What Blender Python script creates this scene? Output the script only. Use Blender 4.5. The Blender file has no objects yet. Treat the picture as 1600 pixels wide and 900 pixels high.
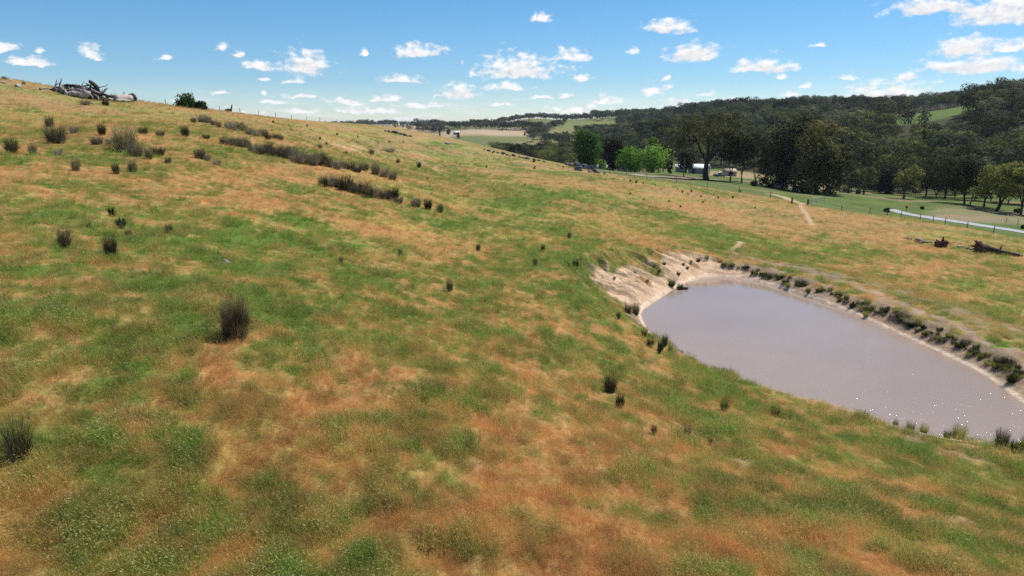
import bpy, math, random
import numpy as np
from mathutils import Vector, Matrix

# ------------------------------------------------------------------ camera, sky, sun, exposure
scene = bpy.context.scene
CAMZ = 12.0
PITCH = math.radians(13.39)
F = 1067.0
cam_d = bpy.data.cameras.new("camera")
cam_d.sensor_width = 36.0
cam_d.lens = 36.0 * F / 1600.0
cam_d.clip_start = 0.1
cam_d.clip_end = 120000.0
cam = bpy.data.objects.new("camera", cam_d)
cam.location = (0, 0, CAMZ)
cam.rotation_euler = (math.radians(90) - PITCH, 0, 0)
scene.collection.objects.link(cam)
scene.camera = cam

CLOUD_GAIN = 8.1
SKY_TINT = [(0.0, (.93, .93, .99)), (1.0, (.62, .82, .95)), (.16, (.55, .75, .93)), (.36, (.44, .75, .93))]
SUN_EL = math.radians(58)
SUN_AZ = math.radians(52)          # clockwise from the view direction (+Y)
world = bpy.data.worlds.new("World")
scene.world = world
world.use_nodes = True
wn = world.node_tree
for n in list(wn.nodes):
    wn.nodes.remove(n)
wo = wn.nodes.new("ShaderNodeOutputWorld")
wb = wn.nodes.new("ShaderNodeBackground")
sky = wn.nodes.new("ShaderNodeTexSky")
sky.sky_type = 'NISHITA'
sky.sun_disc = False
sky.sun_elevation = SUN_EL
sky.sun_rotation = SUN_AZ
sky.altitude = 300.0
sky.air_density = 1.0
sky.dust_density = 0.0
sky.ozone_density = 3.0
wb.inputs[1].default_value = 0.10
# fair weather cumulus in the sky: picture column and row of each one's base, width and height, turned into azimuth and elevation
CLOUDS = [(845, 27, 30, 16), (1045, 38, 78, 24), (656, 76, 100, 20), (478, 92, 92, 40), (398, 100, 54, 13), (805, 99, 164, 36), (893, 82, 62, 18), (990, 77, 24, 16), (1082, 79, 108, 28), (1192, 99, 104, 20), (1506, 70, 92, 32), (1578, 73, 56, 14), (1524, 97, 138, 26), (1462, 6, 150, 24), (1570, 8, 130, 42), (625, 121, 78, 12), (718, 138, 68, 28), (792, 134, 84, 12), (910, 122, 42, 11), (1390, 142, 150, 34), (1135, 153, 66, 16), (1320, 116, 44, 11), (1275, 66, 24, 9), (1216, 116, 18, 12), (1026, 136, 54, 18), (48, 95, 56, 10), (143, 80, 34, 18), (4, 73, 40, 13), (255, 89, 26, 7), (345, 73, 24, 11), (371, 82, 14, 10), (455, 124, 34, 8), (474, 149, 60, 9), (1040, 120, 20, 7), (418, 124, 18, 6), (568, 79, 16, 10), (62, 80, 14, 8), (1240, 148, 34, 7), (1415, 120, 30, 9), (1260, 134, 22, 8), (540, 158, 76, 8), (600, 152, 59, 11), (665, 163, 102, 8), (580, 171, 136, 9), (780, 163, 59, 7), (850, 150, 51, 7), (884, 147, 39, 9), (945, 156, 59, 13), (905, 170, 127, 11), (850, 178, 127, 8), (800, 187, 144, 6), (640, 186, 161, 6), (1060, 156, 51, 9), (1030, 170, 76, 9), (430, 160, 68, 6), (380, 176, 85, 7), (290, 155, 51, 6), (410, 145, 17, 5), (470, 172, 76, 7), (1100, 146, 42, 5), (690, 150, 22, 5), (350, 144, 25, 5)]


def wnode(kind, op=None, **kw):
    n = wn.nodes.new(kind)
    if op:
        n.operation = op
    for k, v in kw.items():
        setattr(n, k, v)
    return n


def wset(sock, v):
    if hasattr(v, "is_output"):
        wn.links.new(v, sock)
    else:
        sock.default_value = v


def wmath(op, a, b=0.0, clamp=False):
    n = wnode("ShaderNodeMath", op, use_clamp=clamp)
    wset(n.inputs[0], a); wset(n.inputs[1], b)
    return n.outputs[0]


def wvec(op, a, b=None, c=None):
    n = wnode("ShaderNodeVectorMath", op)
    wset(n.inputs[0], a)
    if b is not None:
        wset(n.inputs[1], b)
    if c is not None:
        wset(n.inputs[2], c)
    return n.outputs[1] if op == 'LENGTH' else n.outputs[0]


def wrange(v, a, b, c, d, smooth=False):
    n = wnode("ShaderNodeMapRange", interpolation_type='SMOOTHSTEP' if smooth else 'LINEAR')
    wset(n.inputs[0], v)
    for i, k in enumerate((a, b, c, d)):
        n.inputs[1 + i].default_value = k
    return n.outputs[0]


def wnoise(vec, scale, detail, rough=.6):
    n = wnode("ShaderNodeTexNoise")
    n.inputs["Scale"].default_value = scale; n.inputs["Detail"].default_value = detail; n.inputs["Roughness"].default_value = rough
    wset(n.inputs["Vector"], vec)
    return n


wtc = wnode("ShaderNodeTexCoord")
wx = wnode("ShaderNodeSeparateXYZ"); wn.links.new(wtc.outputs["Generated"], wx.inputs[0])
w_az = wmath('ARCTAN2', wx.outputs[0], wx.outputs[1]); w_el = wmath('ARCSINE', wx.outputs[2])
wc = wnode("ShaderNodeCombineXYZ"); wset(wc.inputs[0], w_az); wset(wc.inputs[1], wmath('MULTIPLY', w_el, 1.6))
q_ = wc.outputs[0]
warp = wnoise(q_, 26.0, 5, .62)
wv = wvec('MULTIPLY', wvec('SUBTRACT', warp.outputs["Color"], (.5, .5, .5)), (.040, .020, 0.0))
wp_ = wnode("ShaderNodeCombineXYZ"); wset(wp_.inputs[0], w_az); wset(wp_.inputs[1], w_el)
pos_ = wvec('ADD', wp_.outputs[0], wv)
dist_ = None; shade_ = None
for cx, cy, cw, ch in CLOUDS:
    u = (cx - 800.0) / F; vb = (cy + ch * .42 - 450.0) / F
    dx, dy, dz = u, math.cos(PITCH) - vb * math.sin(PITCH), -(math.sin(PITCH) + vb * math.cos(PITCH))
    az_ = math.atan2(dx, dy); el_ = math.atan2(dz, math.hypot(dx, dy))
    iw = F / (cw * .54); ih = F / (ch * 1.02)
    a_ = wvec('MULTIPLY_ADD', pos_, (iw, ih, 0.0), (-az_ * iw, -el_ * ih, 0.0))
    b_ = wvec('MAXIMUM', a_, wvec('MULTIPLY', a_, (-1.0, -3.5, 0.0)))
    l_ = wvec('LENGTH', b_)
    dist_ = l_ if dist_ is None else wmath('MINIMUM', dist_, l_)
    if ch >= 20:
        # the shaded underside of the thicker heaps
        c_ = wvec('MULTIPLY_ADD', pos_, (iw * 1.15, ih * 2.6, 0.0), (-az_ * iw * 1.15, -el_ * ih * 2.6, 0.0))
        m_ = wvec('LENGTH', c_)
        shade_ = m_ if shade_ is None else wmath('MINIMUM', shade_, m_)
fine = wnoise(q_, 75.0, 7, .62)
lump_ = wnoise(q_, 38.0, 3, .5)
dens = wmath('ADD', wmath('SUBTRACT', 1.0, dist_), wmath('ADD', wmath('MULTIPLY', wmath('SUBTRACT', fine.outputs[0], .5), 1.5), wmath('MULTIPLY', wmath('SUBTRACT', lump_.outputs[0], .5), 1.0)))
# thin veils low over the horizon
veil = wnoise(wvec('MULTIPLY', q_, (1.0, 4.2, 1.0)), 20.0, 6, .6)
veil_a = wmath('MULTIPLY', wrange(veil.outputs[0], .44, .74, 0.0, .55, True), wrange(w_el, .012, .055, 1.0, 0.0, True))
alpha = wmath('MAXIMUM', wrange(dens, .10, .78, 0.0, 1.0, True), veil_a)
fine2 = wnoise(wvec('ADD', q_, (.006, .010, 0.0)), 75.0, 4, .6)
relief = wmath('SUBTRACT', fine.outputs[0], fine2.outputs[0])
under = wmath('MULTIPLY', wrange(shade_, .35, 1.05, 1.0, 0.0, True), .10)
cb = wmath('ADD', wmath('SUBTRACT', .97, under), wmath('MULTIPLY', relief, .40))
ccol = wnode("ShaderNodeCombineColor")
wset(ccol.inputs[0], wmath('MULTIPLY', cb, CLOUD_GAIN)); wset(ccol.inputs[1], wmath('MULTIPLY', cb, CLOUD_GAIN)); wset(ccol.inputs[2], wmath('MULTIPLY', wmath('ADD', wmath('MULTIPLY', cb, .93), .07), CLOUD_GAIN * 1.01))
# blue of a clear dry day: the sky texture without its yellow rim
tint = wnode("ShaderNodeValToRGB")
wset(tint.inputs[0], wrange(w_el, -.02, .5, 0.0, 1.0))
for k_, (p_, c_) in enumerate(SKY_TINT):
    e_ = tint.color_ramp.elements[k_] if k_ < 2 else tint.color_ramp.elements.new(p_)
    e_.position = p_; e_.color = (*c_, 1)
tm = wnode("ShaderNodeMix", data_type='RGBA', blend_type='MULTIPLY')
tm.inputs[0].default_value = 1.0
wn.links.new(sky.outputs[0], tm.inputs[6]); wn.links.new(tint.outputs[0], tm.inputs[7])
cm = wnode("ShaderNodeMix", data_type='RGBA')
wset(cm.inputs[0], alpha); wn.links.new(tm.outputs[2], cm.inputs[6]); wn.links.new(ccol.outputs[0], cm.inputs[7])
wn.links.new(cm.outputs[2], wb.inputs[0])
wn.links.new(wb.outputs[0], wo.inputs[0])
world.cycles.sampling_method = 'MANUAL'
world.cycles.sample_map_resolution = 512

sun_d = bpy.data.lights.new("sun", 'SUN')
sun_d.energy = 4.4
sun_d.angle = math.radians(0.5)
sun_d.color = (1.0, 0.95, 0.87)
sun = bpy.data.objects.new("sun", sun_d)
sdir = Vector((math.sin(SUN_AZ) * math.cos(SUN_EL), math.cos(SUN_AZ) * math.cos(SUN_EL), math.sin(SUN_EL)))
sun.rotation_euler = sdir.to_track_quat('Z', 'Y').to_euler()
sun.location = (0, 0, 60)
scene.collection.objects.link(sun)

vs = scene.view_settings
scene.display_settings.display_device = 'sRGB'
vs.view_transform = 'Standard'
vs.look = 'None'
vs.exposure = 0.32
vs.gamma = 1.0
vs.use_curve_mapping = False
scene.cycles.max_bounces = 6
scene.cycles.diffuse_bounces = 2
scene.cycles.glossy_bounces = 2
scene.cycles.transmission_bounces = 4
scene.cycles.transparent_max_bounces = 64
scene.cycles.volume_bounces = 0
scene.cycles.use_denoising = False
scene.cycles.denoiser = 'OPENIMAGEDENOISE'
scene.cycles.denoising_input_passes = 'RGB_ALBEDO_NORMAL'
scene.cycles.sample_clamp_indirect = 4.0

C = scene.collection
rng = np.random.default_rng(7)
random.seed(7)

# ------------------------------------------------------------------ picture helpers (where a thing seen at a pixel stands in the place)
CP, SP = math.cos(PITCH), math.sin(PITCH)


def ray(px, py):
    u = (px - 800.0) / F
    v = (py - 450.0) / F
    return np.array([u, CP - v * SP, -(SP + v * CP)])


def at(px, py, Y):
    d = ray(px, py)
    t = Y / d[1]
    return np.array([d[0] * t, Y, CAMZ + d[2] * t])


def atz(px, py, z):
    d = ray(px, py)
    t = (z - CAMZ) / d[2]
    return np.array([d[0] * t, d[1] * t, z])


def project(x, y, z):
    dz = z - CAMZ
    depth = y * CP - dz * SP
    up = y * SP + dz * CP
    depth = np.where(np.abs(depth) < 1e-3, 1e-3, depth)
    return 800 + F * x / depth, 450 - F * up / depth, depth


# ------------------------------------------------------------------ noise
def _hash(ix, iy, seed):
    h = (ix.astype(np.int64) * 374761393 + iy.astype(np.int64) * 668265263 + seed * 974711) & 0xFFFFFFFF
    h = ((h ^ (h >> 13)) * 1274126177) & 0xFFFFFFFF
    h = h ^ (h >> 16)
    return (h & 0xFFFFFF) / float(0xFFFFFF)


def vnoise(x, y, seed=0):
    x = np.asarray(x, float); y = np.asarray(y, float)
    ix = np.floor(x); iy = np.floor(y)
    fx = x - ix; fy = y - iy
    fx = fx * fx * fx * (fx * (fx * 6 - 15) + 10); fy = fy * fy * fy * (fy * (fy * 6 - 15) + 10)
    a = _hash(ix, iy, seed); b = _hash(ix + 1, iy, seed)
    c = _hash(ix, iy + 1, seed); d = _hash(ix + 1, iy + 1, seed)
    return (a * (1 - fx) + b * fx) * (1 - fy) + (c * (1 - fx) + d * fx) * fy


def fbm(x, y, seed=0, octv=4, gain=0.5):
    s = 0.0; a = 1.0; t = 0.0
    for o in range(octv):
        ca, sa = math.cos(o * 1.1 + .4), math.sin(o * 1.1 + .4)
        s = s + a * vnoise((x * ca - y * sa) * 2 ** o + 17.3 * o, (x * sa + y * ca) * 2 ** o - 9.1 * o, seed + o)
        t += a; a *= gain
    return s / t


def sstep(a, b, x):
    t = np.clip((x - a) / (b - a), 0, 1)
    return t * t * (3 - 2 * t)


# ------------------------------------------------------------------ the lie of the land
def pol(az, r, z):
    a = math.radians(az)
    return (r * math.sin(a), r * math.cos(a), z)


CT = []
for p in [  # near paddock and its crest: pixel, forward distance
    (0, 900, 9), (800, 900, 10.6), (1600, 900, 12), (367, 530, 18), (0, 300, 35), (0, 520, 16), (250, 650, 13.5),
    (500, 330, 48), (800, 300, 92), (150, 200, 70), (300, 200, 85), (450, 225, 85), (640, 300, 70), (600, 250, 120), (700, 260, 135),
    (0, 200, 66), (0, 155, 100), (100, 172, 98), (200, 176, 105),
    (0, 123, 150), (100, 140, 145), (215, 158, 145), (330, 172, 160), (420, 183, 185), (500, 191, 215), (600, 200, 250),
    (720, 221, 245), (800, 239, 230), (840, 248, 215), (900, 259, 190), (960, 269, 170),
    (800, 420, 41), (560, 440, 30), (800, 600, 20.5), (700, 500, 27),
    (1000, 280, 140), (1100, 292, 140), (1240, 315, 132), (1400, 346, 110), (1500, 360, 104), (1600, 385, 86),
    (1000, 340, 82), (1000, 300, 115), (1600, 450, 55), (1400, 400, 72), (1200, 360, 88), (1100, 380, 66), (900, 380, 56),
    (1100, 279, 215), (1250, 300, 185), (1165, 286, 205), (1400, 318, 170), (1550, 330, 158), (1420, 334, 150), (1600, 362, 115),
    (1050, 268, 250), (1200, 290, 198), (1330, 303, 180), (1480, 318, 165), (1600, 340, 140),
]:
    CT.append(tuple(at(*p)))
for p in [  # round the dam: pixel, height above the water
    (1060, 548, 1.3), (1220, 610, 1.05), (1380, 654, 0.8), (1505, 692, 0.45), (1590, 702, 0.35),
    (935, 437, 3.5), (985, 412, 3.3), (1060, 404, 2.5), (1110, 404, 1.4),
    (1200, 415, 0.3), (1300, 455, 0.1), (1450, 500, -0.1), (1600, 560, -0.1), (950, 470, 3.0), (1000, 520, 2.0),
]:
    CT.append(tuple(atz(*p)))
CT += [(-60, 0, 15.5), (-150, 0, 27), (0, -30, 5.6), (0, -150, 8), (60, 0, -2.5), (150, 0, -7), (-100, -100, 20), (100, -100, -5),
       (300, 0, -9), (-300, 0, 25), (38, 12, -0.8), (45, 30, -1.6), (0, -1000, 0), (1500, 0, 5), (-1500, 0, 10), (0, -4000, 0), (4000, 0, 0), (-4000, 0, 10), (20, 0, 1.9), (-14, 0, 7.6)]
CT += [pol(*p) for p in [
    (-35, 215, 19), (-30, 200, 16), (-36, 320, 9), (-28, 330, 8), (-20, 380, 4), (-12, 420, -3), (-5, 420, -8), (0, 400, -9), (4, 400, -12), (8, 340, -11), (12, 300, -9),
    (-30, 900, -5), (-18, 1000, -10), (-8, 900, -10), (0, 620, -10), (5, 600, -8), (9, 450, -8), (45, 240, -6), (60, 200, -7),
    (-36, 3500, 5), (-24, 4000, 8), (-17, 4000, 9), (-12, 4000, 12), (-8, 3000, 10), (0, 3500, 0), (10, 3500, 0), (25, 3000, 0), (37, 3000, 0), (60, 3000, 0),
    (45, 300, 4), (45, 560, 42), (60, 500, 38), (75, 500, 20), (20, 1500, 20), (32, 1300, 30), (45, 1300, 40)]]
for p in [(860, 216, 800), (930, 206, 950), (860, 191, 1300), (950, 185, 1300), (720, 207, 900), (770, 199, 1200), (830, 186, 1550), (650, 196, 1500),
          (1050, 242, 420), (1050, 182, 1000), (1100, 224, 480), (1100, 175, 850), (1200, 244, 380), (1200, 170, 760), (1300, 262, 320), (1300, 166, 700),
          (1400, 274, 290), (1400, 172, 620), (1500, 278, 270), (1440, 185, 470), (1500, 164, 560), (1600, 270, 255), (1600, 146, 540), (1340, 210, 460),
          (1000, 250, 380), (1300, 300, 215)]:
    CT.append(tuple(at(*p)))
CT.append(tuple(pol(-3, 2300, -5))); CT.append(tuple(pol(4, 2300, -5)))
CT = np.array(CT)


def pmap(x, y):
    r = np.sqrt(x * x + y * y) + 1e-9
    k = np.log1p(r / 15.0) / r
    return x * k, y * k


def _phi(d2):
    return 0.5 * d2 * np.log(d2 + 1e-12)


_px, _py = pmap(CT[:, 0], CT[:, 1])
_n = len(CT)
_K = _phi((_px[:, None] - _px[None]) ** 2 + (_py[:, None] - _py[None]) ** 2) + np.eye(_n) * 2e-3
_Pm = np.stack([np.ones(_n), _px, _py], 1)
_A = np.block([[_K, _Pm], [_Pm.T, np.zeros((3, 3))]])
_W = np.linalg.solve(_A, np.concatenate([CT[:, 2], np.zeros(3)]))


def natural(x, y):
    x = np.asarray(x, float); y = np.asarray(y, float)
    sh = x.shape
    qx, qy = pmap(x.ravel(), y.ravel())
    out = np.empty(len(qx))
    for i in range(0, len(qx), 40000):
        a, b = qx[i:i + 40000], qy[i:i + 40000]
        d2 = (a[:, None] - _px[None]) ** 2 + (b[:, None] - _py[None]) ** 2
        out[i:i + 40000] = _phi(d2) @ _W[:_n] + _W[_n] + _W[_n + 1] * a + _W[_n + 2] * b
    return out.reshape(sh)


# the dam's waterline
_wl = [(1000, 486), (1018, 475), (1040, 460), (1066, 443), (1090, 436), (1112, 432), (1150, 434), (1200, 445), (1260, 465), (1320, 486), (1360, 503), (1400, 520),
       (1440, 539), (1480, 558), (1530, 581), (1565, 606), (1600, 633), (1640, 668), (1640, 700), (1600, 701), (1560, 696), (1505, 688), (1490, 692), (1450, 688), (1380, 670), (1300, 646),
       (1220, 626), (1140, 600), (1085, 572), (1045, 552), (1020, 527), (1005, 503)]
WL = np.array([atz(a, b, 0.0)[:2] for a, b in _wl])


def smooth_closed(P, it=2):
    for _ in range(it):
        Q = np.empty((len(P) * 2, 2))
        N = np.roll(P, -1, 0)
        Q[0::2] = P * .75 + N * .25
        Q[1::2] = P * .25 + N * .75
        P = Q
    return P


WL = smooth_closed(WL)


def seg_dist(x, y, P, closed=False):
    d2 = np.full(x.shape, 1e18)
    n = len(P)
    for i in range(n if closed else n - 1):
        a = P[i]; b = P[(i + 1) % n]
        ab = b - a
        t = np.clip(((x - a[0]) * ab[0] + (y - a[1]) * ab[1]) / (ab @ ab + 1e-12), 0, 1)
        d2 = np.minimum(d2, (x - a[0] - t * ab[0]) ** 2 + (y - a[1] - t * ab[1]) ** 2)
    return np.sqrt(d2)


def inside(x, y, P):
    c = np.zeros(x.shape, bool)
    n = len(P)
    for i in range(n):
        x1, y1 = P[i]; x2, y2 = P[(i + 1) % n]
        cr = ((y1 > y) != (y2 > y)) & (x < (x2 - x1) * (y - y1) / (y2 - y1 + 1e-12) + x1)
        c ^= cr
    return c


def pond_s(x, y):
    """signed distance to the waterline, positive on land; 99 far away"""
    s = np.full(x.shape, 99.0)
    m = (x > WL[:, 0].min() - 16) & (x < WL[:, 0].max() + 16) & (y > WL[:, 1].min() - 16) & (y < WL[:, 1].max() + 16)
    if m.any():
        d = seg_dist(x[m], y[m], WL, True)
        d[inside(x[m], y[m], WL)] *= -1
        s[m] = d
    return s


SAND_C = atz(985, 440, 1.8)[:2]


def sand_w(x, y):
    """how much a spot belongs to the bare eroded end of the dam"""
    P = np.array([atz(a, b, z)[:2] for a, b, z in [(985, 455, 1.6), (1030, 430, 1.3), (1090, 416, 1.0), (1130, 420, .6)]])
    d = seg_dist(x, y, P)
    return d


def H(x, y, micro=True):
    x = np.asarray(x, float); y = np.asarray(y, float)
    n = natural(x, y)
    s = pond_s(x, y)
    m = s < 16
    h = n
    if m.any():
        xs, ys, ss, nn = x[m], y[m], s[m], n[m]
        wob = (fbm(xs * .8, ys * .8, 41, 3) - .5)
        slope = 0.75
        sd = sand_w(xs, ys)
        wsand = 1 - sstep(3.0, 6.5, sd)
        slope = slope * (1 - wsand) + 0.52 * wsand
        bank = np.where(ss > 0, 0.07 * sstep(0, .18, ss) + ss * slope, ss * .3)
        # rills down the bare end
        ang = (xs - 18) * 0.30 + (ys - 44) * 1.0
        rill = np.abs(vnoise(ang * 2.3 + fbm(xs * .5, ys * .5, 5, 2) * 1.2, ss * .12, 77) - .5) * 2
        rill = rill + .5 * np.abs(vnoise(ang * 5.0, ss * .2, 79) - .5)
        bank = bank + wsand * (rill - .6) * 0.95 * sstep(.15, 1.2, ss) * (1 - .5 * sstep(5, 9, ss))
        bank = bank + wob * 0.35 * sstep(.2, 1.5, ss) * (1 - wsand)
        k = .25
        hh = np.clip(.5 + .5 * (bank - nn) / k, 0, 1)
        cut = bank * (1 - hh) + nn * hh - k * hh * (1 - hh)
        dam = np.minimum(ss * .5, 1.05 - 0.5 * np.exp(-np.maximum(ss, 0) / 2.0)) - np.maximum(ss - 4.5, 0) * .22 + wob * .3 * sstep(.3, 1.5, ss)
        v = np.where(ss > 0, np.maximum(cut, dam), np.maximum(ss * .35, -1.2))
        h = n.copy()
        w = 1 - sstep(12, 16, ss)
        h[m] = v * w + nn * (1 - w)
    if micro:
        r = np.sqrt(x * x + y * y)
        amp = np.exp(-r / 160.0) * sstep(-.5, 1.5, s)
        h = h + amp * ((fbm(x * .45, y * .45, 3, 3) - .5) * .30 + (fbm(x * 1.7, y * 1.7, 9, 2) - .5) * .17)
        h = h + sstep(250, 700, r) * (fbm(x / 90, y / 90, 13, 3) - .5) * 8
    return h


_T = np.concatenate([np.geomspace(5, 60, 260), np.geomspace(60.2, 500, 420)[0:], np.geomspace(502, 6000, 260)])


def hits(pts):
    """where the rays through these pixels first meet the ground"""
    pts = np.array([(p[0], p[1]) for p in pts], float)
    D = np.array([ray(a, b) for a, b in pts])
    X = D[:, :1] * _T; Y = D[:, 1:2] * _T; Z = CAMZ + D[:, 2:] * _T
    below = (Z - H(X, Y)) < 0
    idx = np.where(below.any(1), below.argmax(1), len(_T) - 1)
    res = []
    for i, k in enumerate(idx):
        lo, hi = _T[max(k - 1, 0)], _T[k]
        for _ in range(12):
            mid = .5 * (lo + hi)
            q = D[i] * mid
            if CAMZ + q[2] < H(np.array([q[0]]), np.array([q[1]]))[0]:
                hi = mid
            else:
                lo = mid
        q = D[i] * hi
        res.append((q[0], q[1], CAMZ + q[2]))
    return np.array(res)


def hz(x, y):
    return float(H(np.array([float(x)]), np.array([float(y)]))[0])

# ------------------------------------------------------------------ object helpers
def link(o):
    C.objects.link(o)
    return o


def tag(o, label, cat, group=None, kind=None):
    if label:
        o["label"] = label
    if cat:
        o["category"] = cat
    if group:
        o["group"] = group
    if kind:
        o["kind"] = kind
    return o


def mesh_np(name, V, quads=None, tris=None, mats=(), mat_q=None, mat_t=None, smooth=False):
    V = np.asarray(V, np.float32)
    me = bpy.data.meshes.new(name)
    nq = 0 if quads is None else len(quads)
    nt = 0 if tris is None else len(tris)
    me.vertices.add(len(V))
    me.vertices.foreach_set("co", V.ravel())
    loops = np.concatenate([np.asarray(quads, np.int32).ravel() if nq else np.zeros(0, np.int32),
                            np.asarray(tris, np.int32).ravel() if nt else np.zeros(0, np.int32)])
    me.loops.add(len(loops))
    me.loops.foreach_set("vertex_index", loops)
    me.polygons.add(nq + nt)
    st = np.concatenate([np.arange(nq) * 4, nq * 4 + np.arange(nt) * 3]).astype(np.int32)
    me.polygons.foreach_set("loop_start", st)
    me.polygons.foreach_set("loop_total", np.concatenate([np.full(nq, 4), np.full(nt, 3)]).astype(np.int32))
    for m in mats:
        me.materials.append(m)
    if mat_q is not None or mat_t is not None:
        mi = np.concatenate([np.zeros(nq, np.int32) if mat_q is None else np.asarray(mat_q, np.int32),
                             np.zeros(nt, np.int32) if mat_t is None else np.asarray(mat_t, np.int32)])
        me.polygons.foreach_set("material_index", mi)
    me.update(calc_edges=True)
    if smooth:
        me.polygons.foreach_set("use_smooth", np.ones(nq + nt, bool))
    me.validate()
    return me


class MB:
    """collects pieces of ONE part or thing and links them as one mesh object"""

    def __init__(self):
        self.V = []; self.Q = []; self.T = []; self.mq = []; self.mt = []; self.n = 0

    def add(self, V, Q=None, T=None, m=0):
        V = np.asarray(V, float)
        if Q is not None and len(Q):
            self.Q.append(np.asarray(Q) + self.n); self.mq.append(np.full(len(Q), m))
        if T is not None and len(T):
            self.T.append(np.asarray(T) + self.n); self.mt.append(np.full(len(T), m))
        self.V.append(V); self.n += len(V)
        return self

    def tube(self, P, R, k=6, m=0, cap=True, jit=0.0, rg=None):
        P = np.asarray(P, float); R = np.asarray(R, float) * np.ones(len(P))
        n = len(P)
        T = np.gradient(P, axis=0) if n > 2 else np.repeat((P[1:] - P[:1]), n, 0)
        T /= np.linalg.norm(T, axis=1)[:, None] + 1e-9
        ref = np.array([0, 0, 1.0]) if abs(T[:, 2]).mean() < .8 else np.array([1.0, 0, 0])
        A = np.cross(T, ref); A /= np.linalg.norm(A, axis=1)[:, None] + 1e-9
        B = np.cross(T, A)
        a = np.arange(k) / k * 2 * math.pi
        rad = R[:, None] * np.ones((n, k))
        if jit and rg is not None:
            rad = rad * (1 + jit * (rg.random((n, k)) - .5) * 2)
        V = P[:, None] + rad[..., None] * (np.cos(a)[None, :, None] * A[:, None] + np.sin(a)[None, :, None] * B[:, None])
        V = V.reshape(-1, 3)
        i = np.arange(n - 1)[:, None] * k; j = np.arange(k)[None]
        Q = np.stack([i + j, i + (j + 1) % k, i + k + (j + 1) % k, i + k + j], -1).reshape(-1, 4)
        Tt = None
        if cap:
            V = np.concatenate([V, P[:1], P[-1:]])
            c0, c1 = n * k, n * k + 1
            jj = np.arange(k)
            Tt = np.concatenate([np.stack([np.full(k, c0), (jj + 1) % k, jj], 1), np.stack([np.full(k, c1), (n - 1) * k + jj, (n - 1) * k + (jj + 1) % k], 1)])
        return self.add(V, Q, Tt, m)

    def box(self, c, s, m=0, rz=0.0):
        V = np.array([[x, y, z] for x in (-.5, .5) for y in (-.5, .5) for z in (-.5, .5)]) * np.asarray(s, float)
        ca, sa = math.cos(rz), math.sin(rz)
        V = np.stack([V[:, 0] * ca - V[:, 1] * sa, V[:, 0] * sa + V[:, 1] * ca, V[:, 2]], 1) + np.asarray(c, float)
        Q = [[0, 1, 3, 2], [4, 6, 7, 5], [0, 4, 5, 1], [2, 3, 7, 6], [0, 2, 6, 4], [1, 5, 7, 3]]
        return self.add(V, Q, None, m)

    def mesh(self, name, mats, smooth=False):
        return mesh_np(name, np.concatenate(self.V), np.concatenate(self.Q) if self.Q else None, np.concatenate(self.T) if self.T else None,
                       mats, np.concatenate(self.mq) if self.mq else None, np.concatenate(self.mt) if self.mt else None, smooth)

    def build(self, name, mats, parent=None, smooth=False, loc=None):
        mats = mats if isinstance(mats, (list, tuple)) else [mats]
        o = bpy.data.objects.new(name, self.mesh(name, mats, smooth))
        if parent is not None:
            o.parent = parent
        if loc is not None:
            o.location = loc
        return link(o)


def empty(name, loc, rz=0.0, s=1.0):
    o = bpy.data.objects.new(name, None)
    o.empty_display_size = .2
    o.location = loc
    o.rotation_euler = (0, 0, rz)
    o.scale = (s, s, s) if np.isscalar(s) else s
    return link(o)


def copy_tree(src, loc, rz=0.0, s=1.0):
    r = src.copy(); link(r)
    r.location = loc; r.rotation_euler = (0, 0, rz)
    r.scale = (s, s, s) if np.isscalar(s) else s
    for k in list(r.keys()):
        del r[k]
    for ch in src.children:
        c = ch.copy(); link(c); c.parent = r
        for g in ch.children:
            d = g.copy(); link(d); d.parent = c
    return r


_ico = {}


def ico(level):
    if level not in _ico:
        import bmesh
        bm = bmesh.new()
        bmesh.ops.create_icosphere(bm, subdivisions=level, radius=1.0)
        V = np.array([v.co[:] for v in bm.verts]); T = np.array([[v.index for v in f.verts] for f in bm.faces])
        bm.free()
        _ico[level] = (V, T)
    return _ico[level]


def lump(V, seed, amp, freq=1.3):
    """radial bumpiness for unit-sphere vertices"""
    a = fbm(V[:, 0] * freq + seed * 3.7, V[:, 1] * freq + V[:, 2] * freq * .7 + seed * 1.3, seed, 3) - .5
    b = fbm(V[:, 1] * freq - seed * 2.1, V[:, 2] * freq + V[:, 0] * .5 + seed, seed + 50, 3) - .5
    return V * (1 + amp * (a + b))[:, None]


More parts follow.
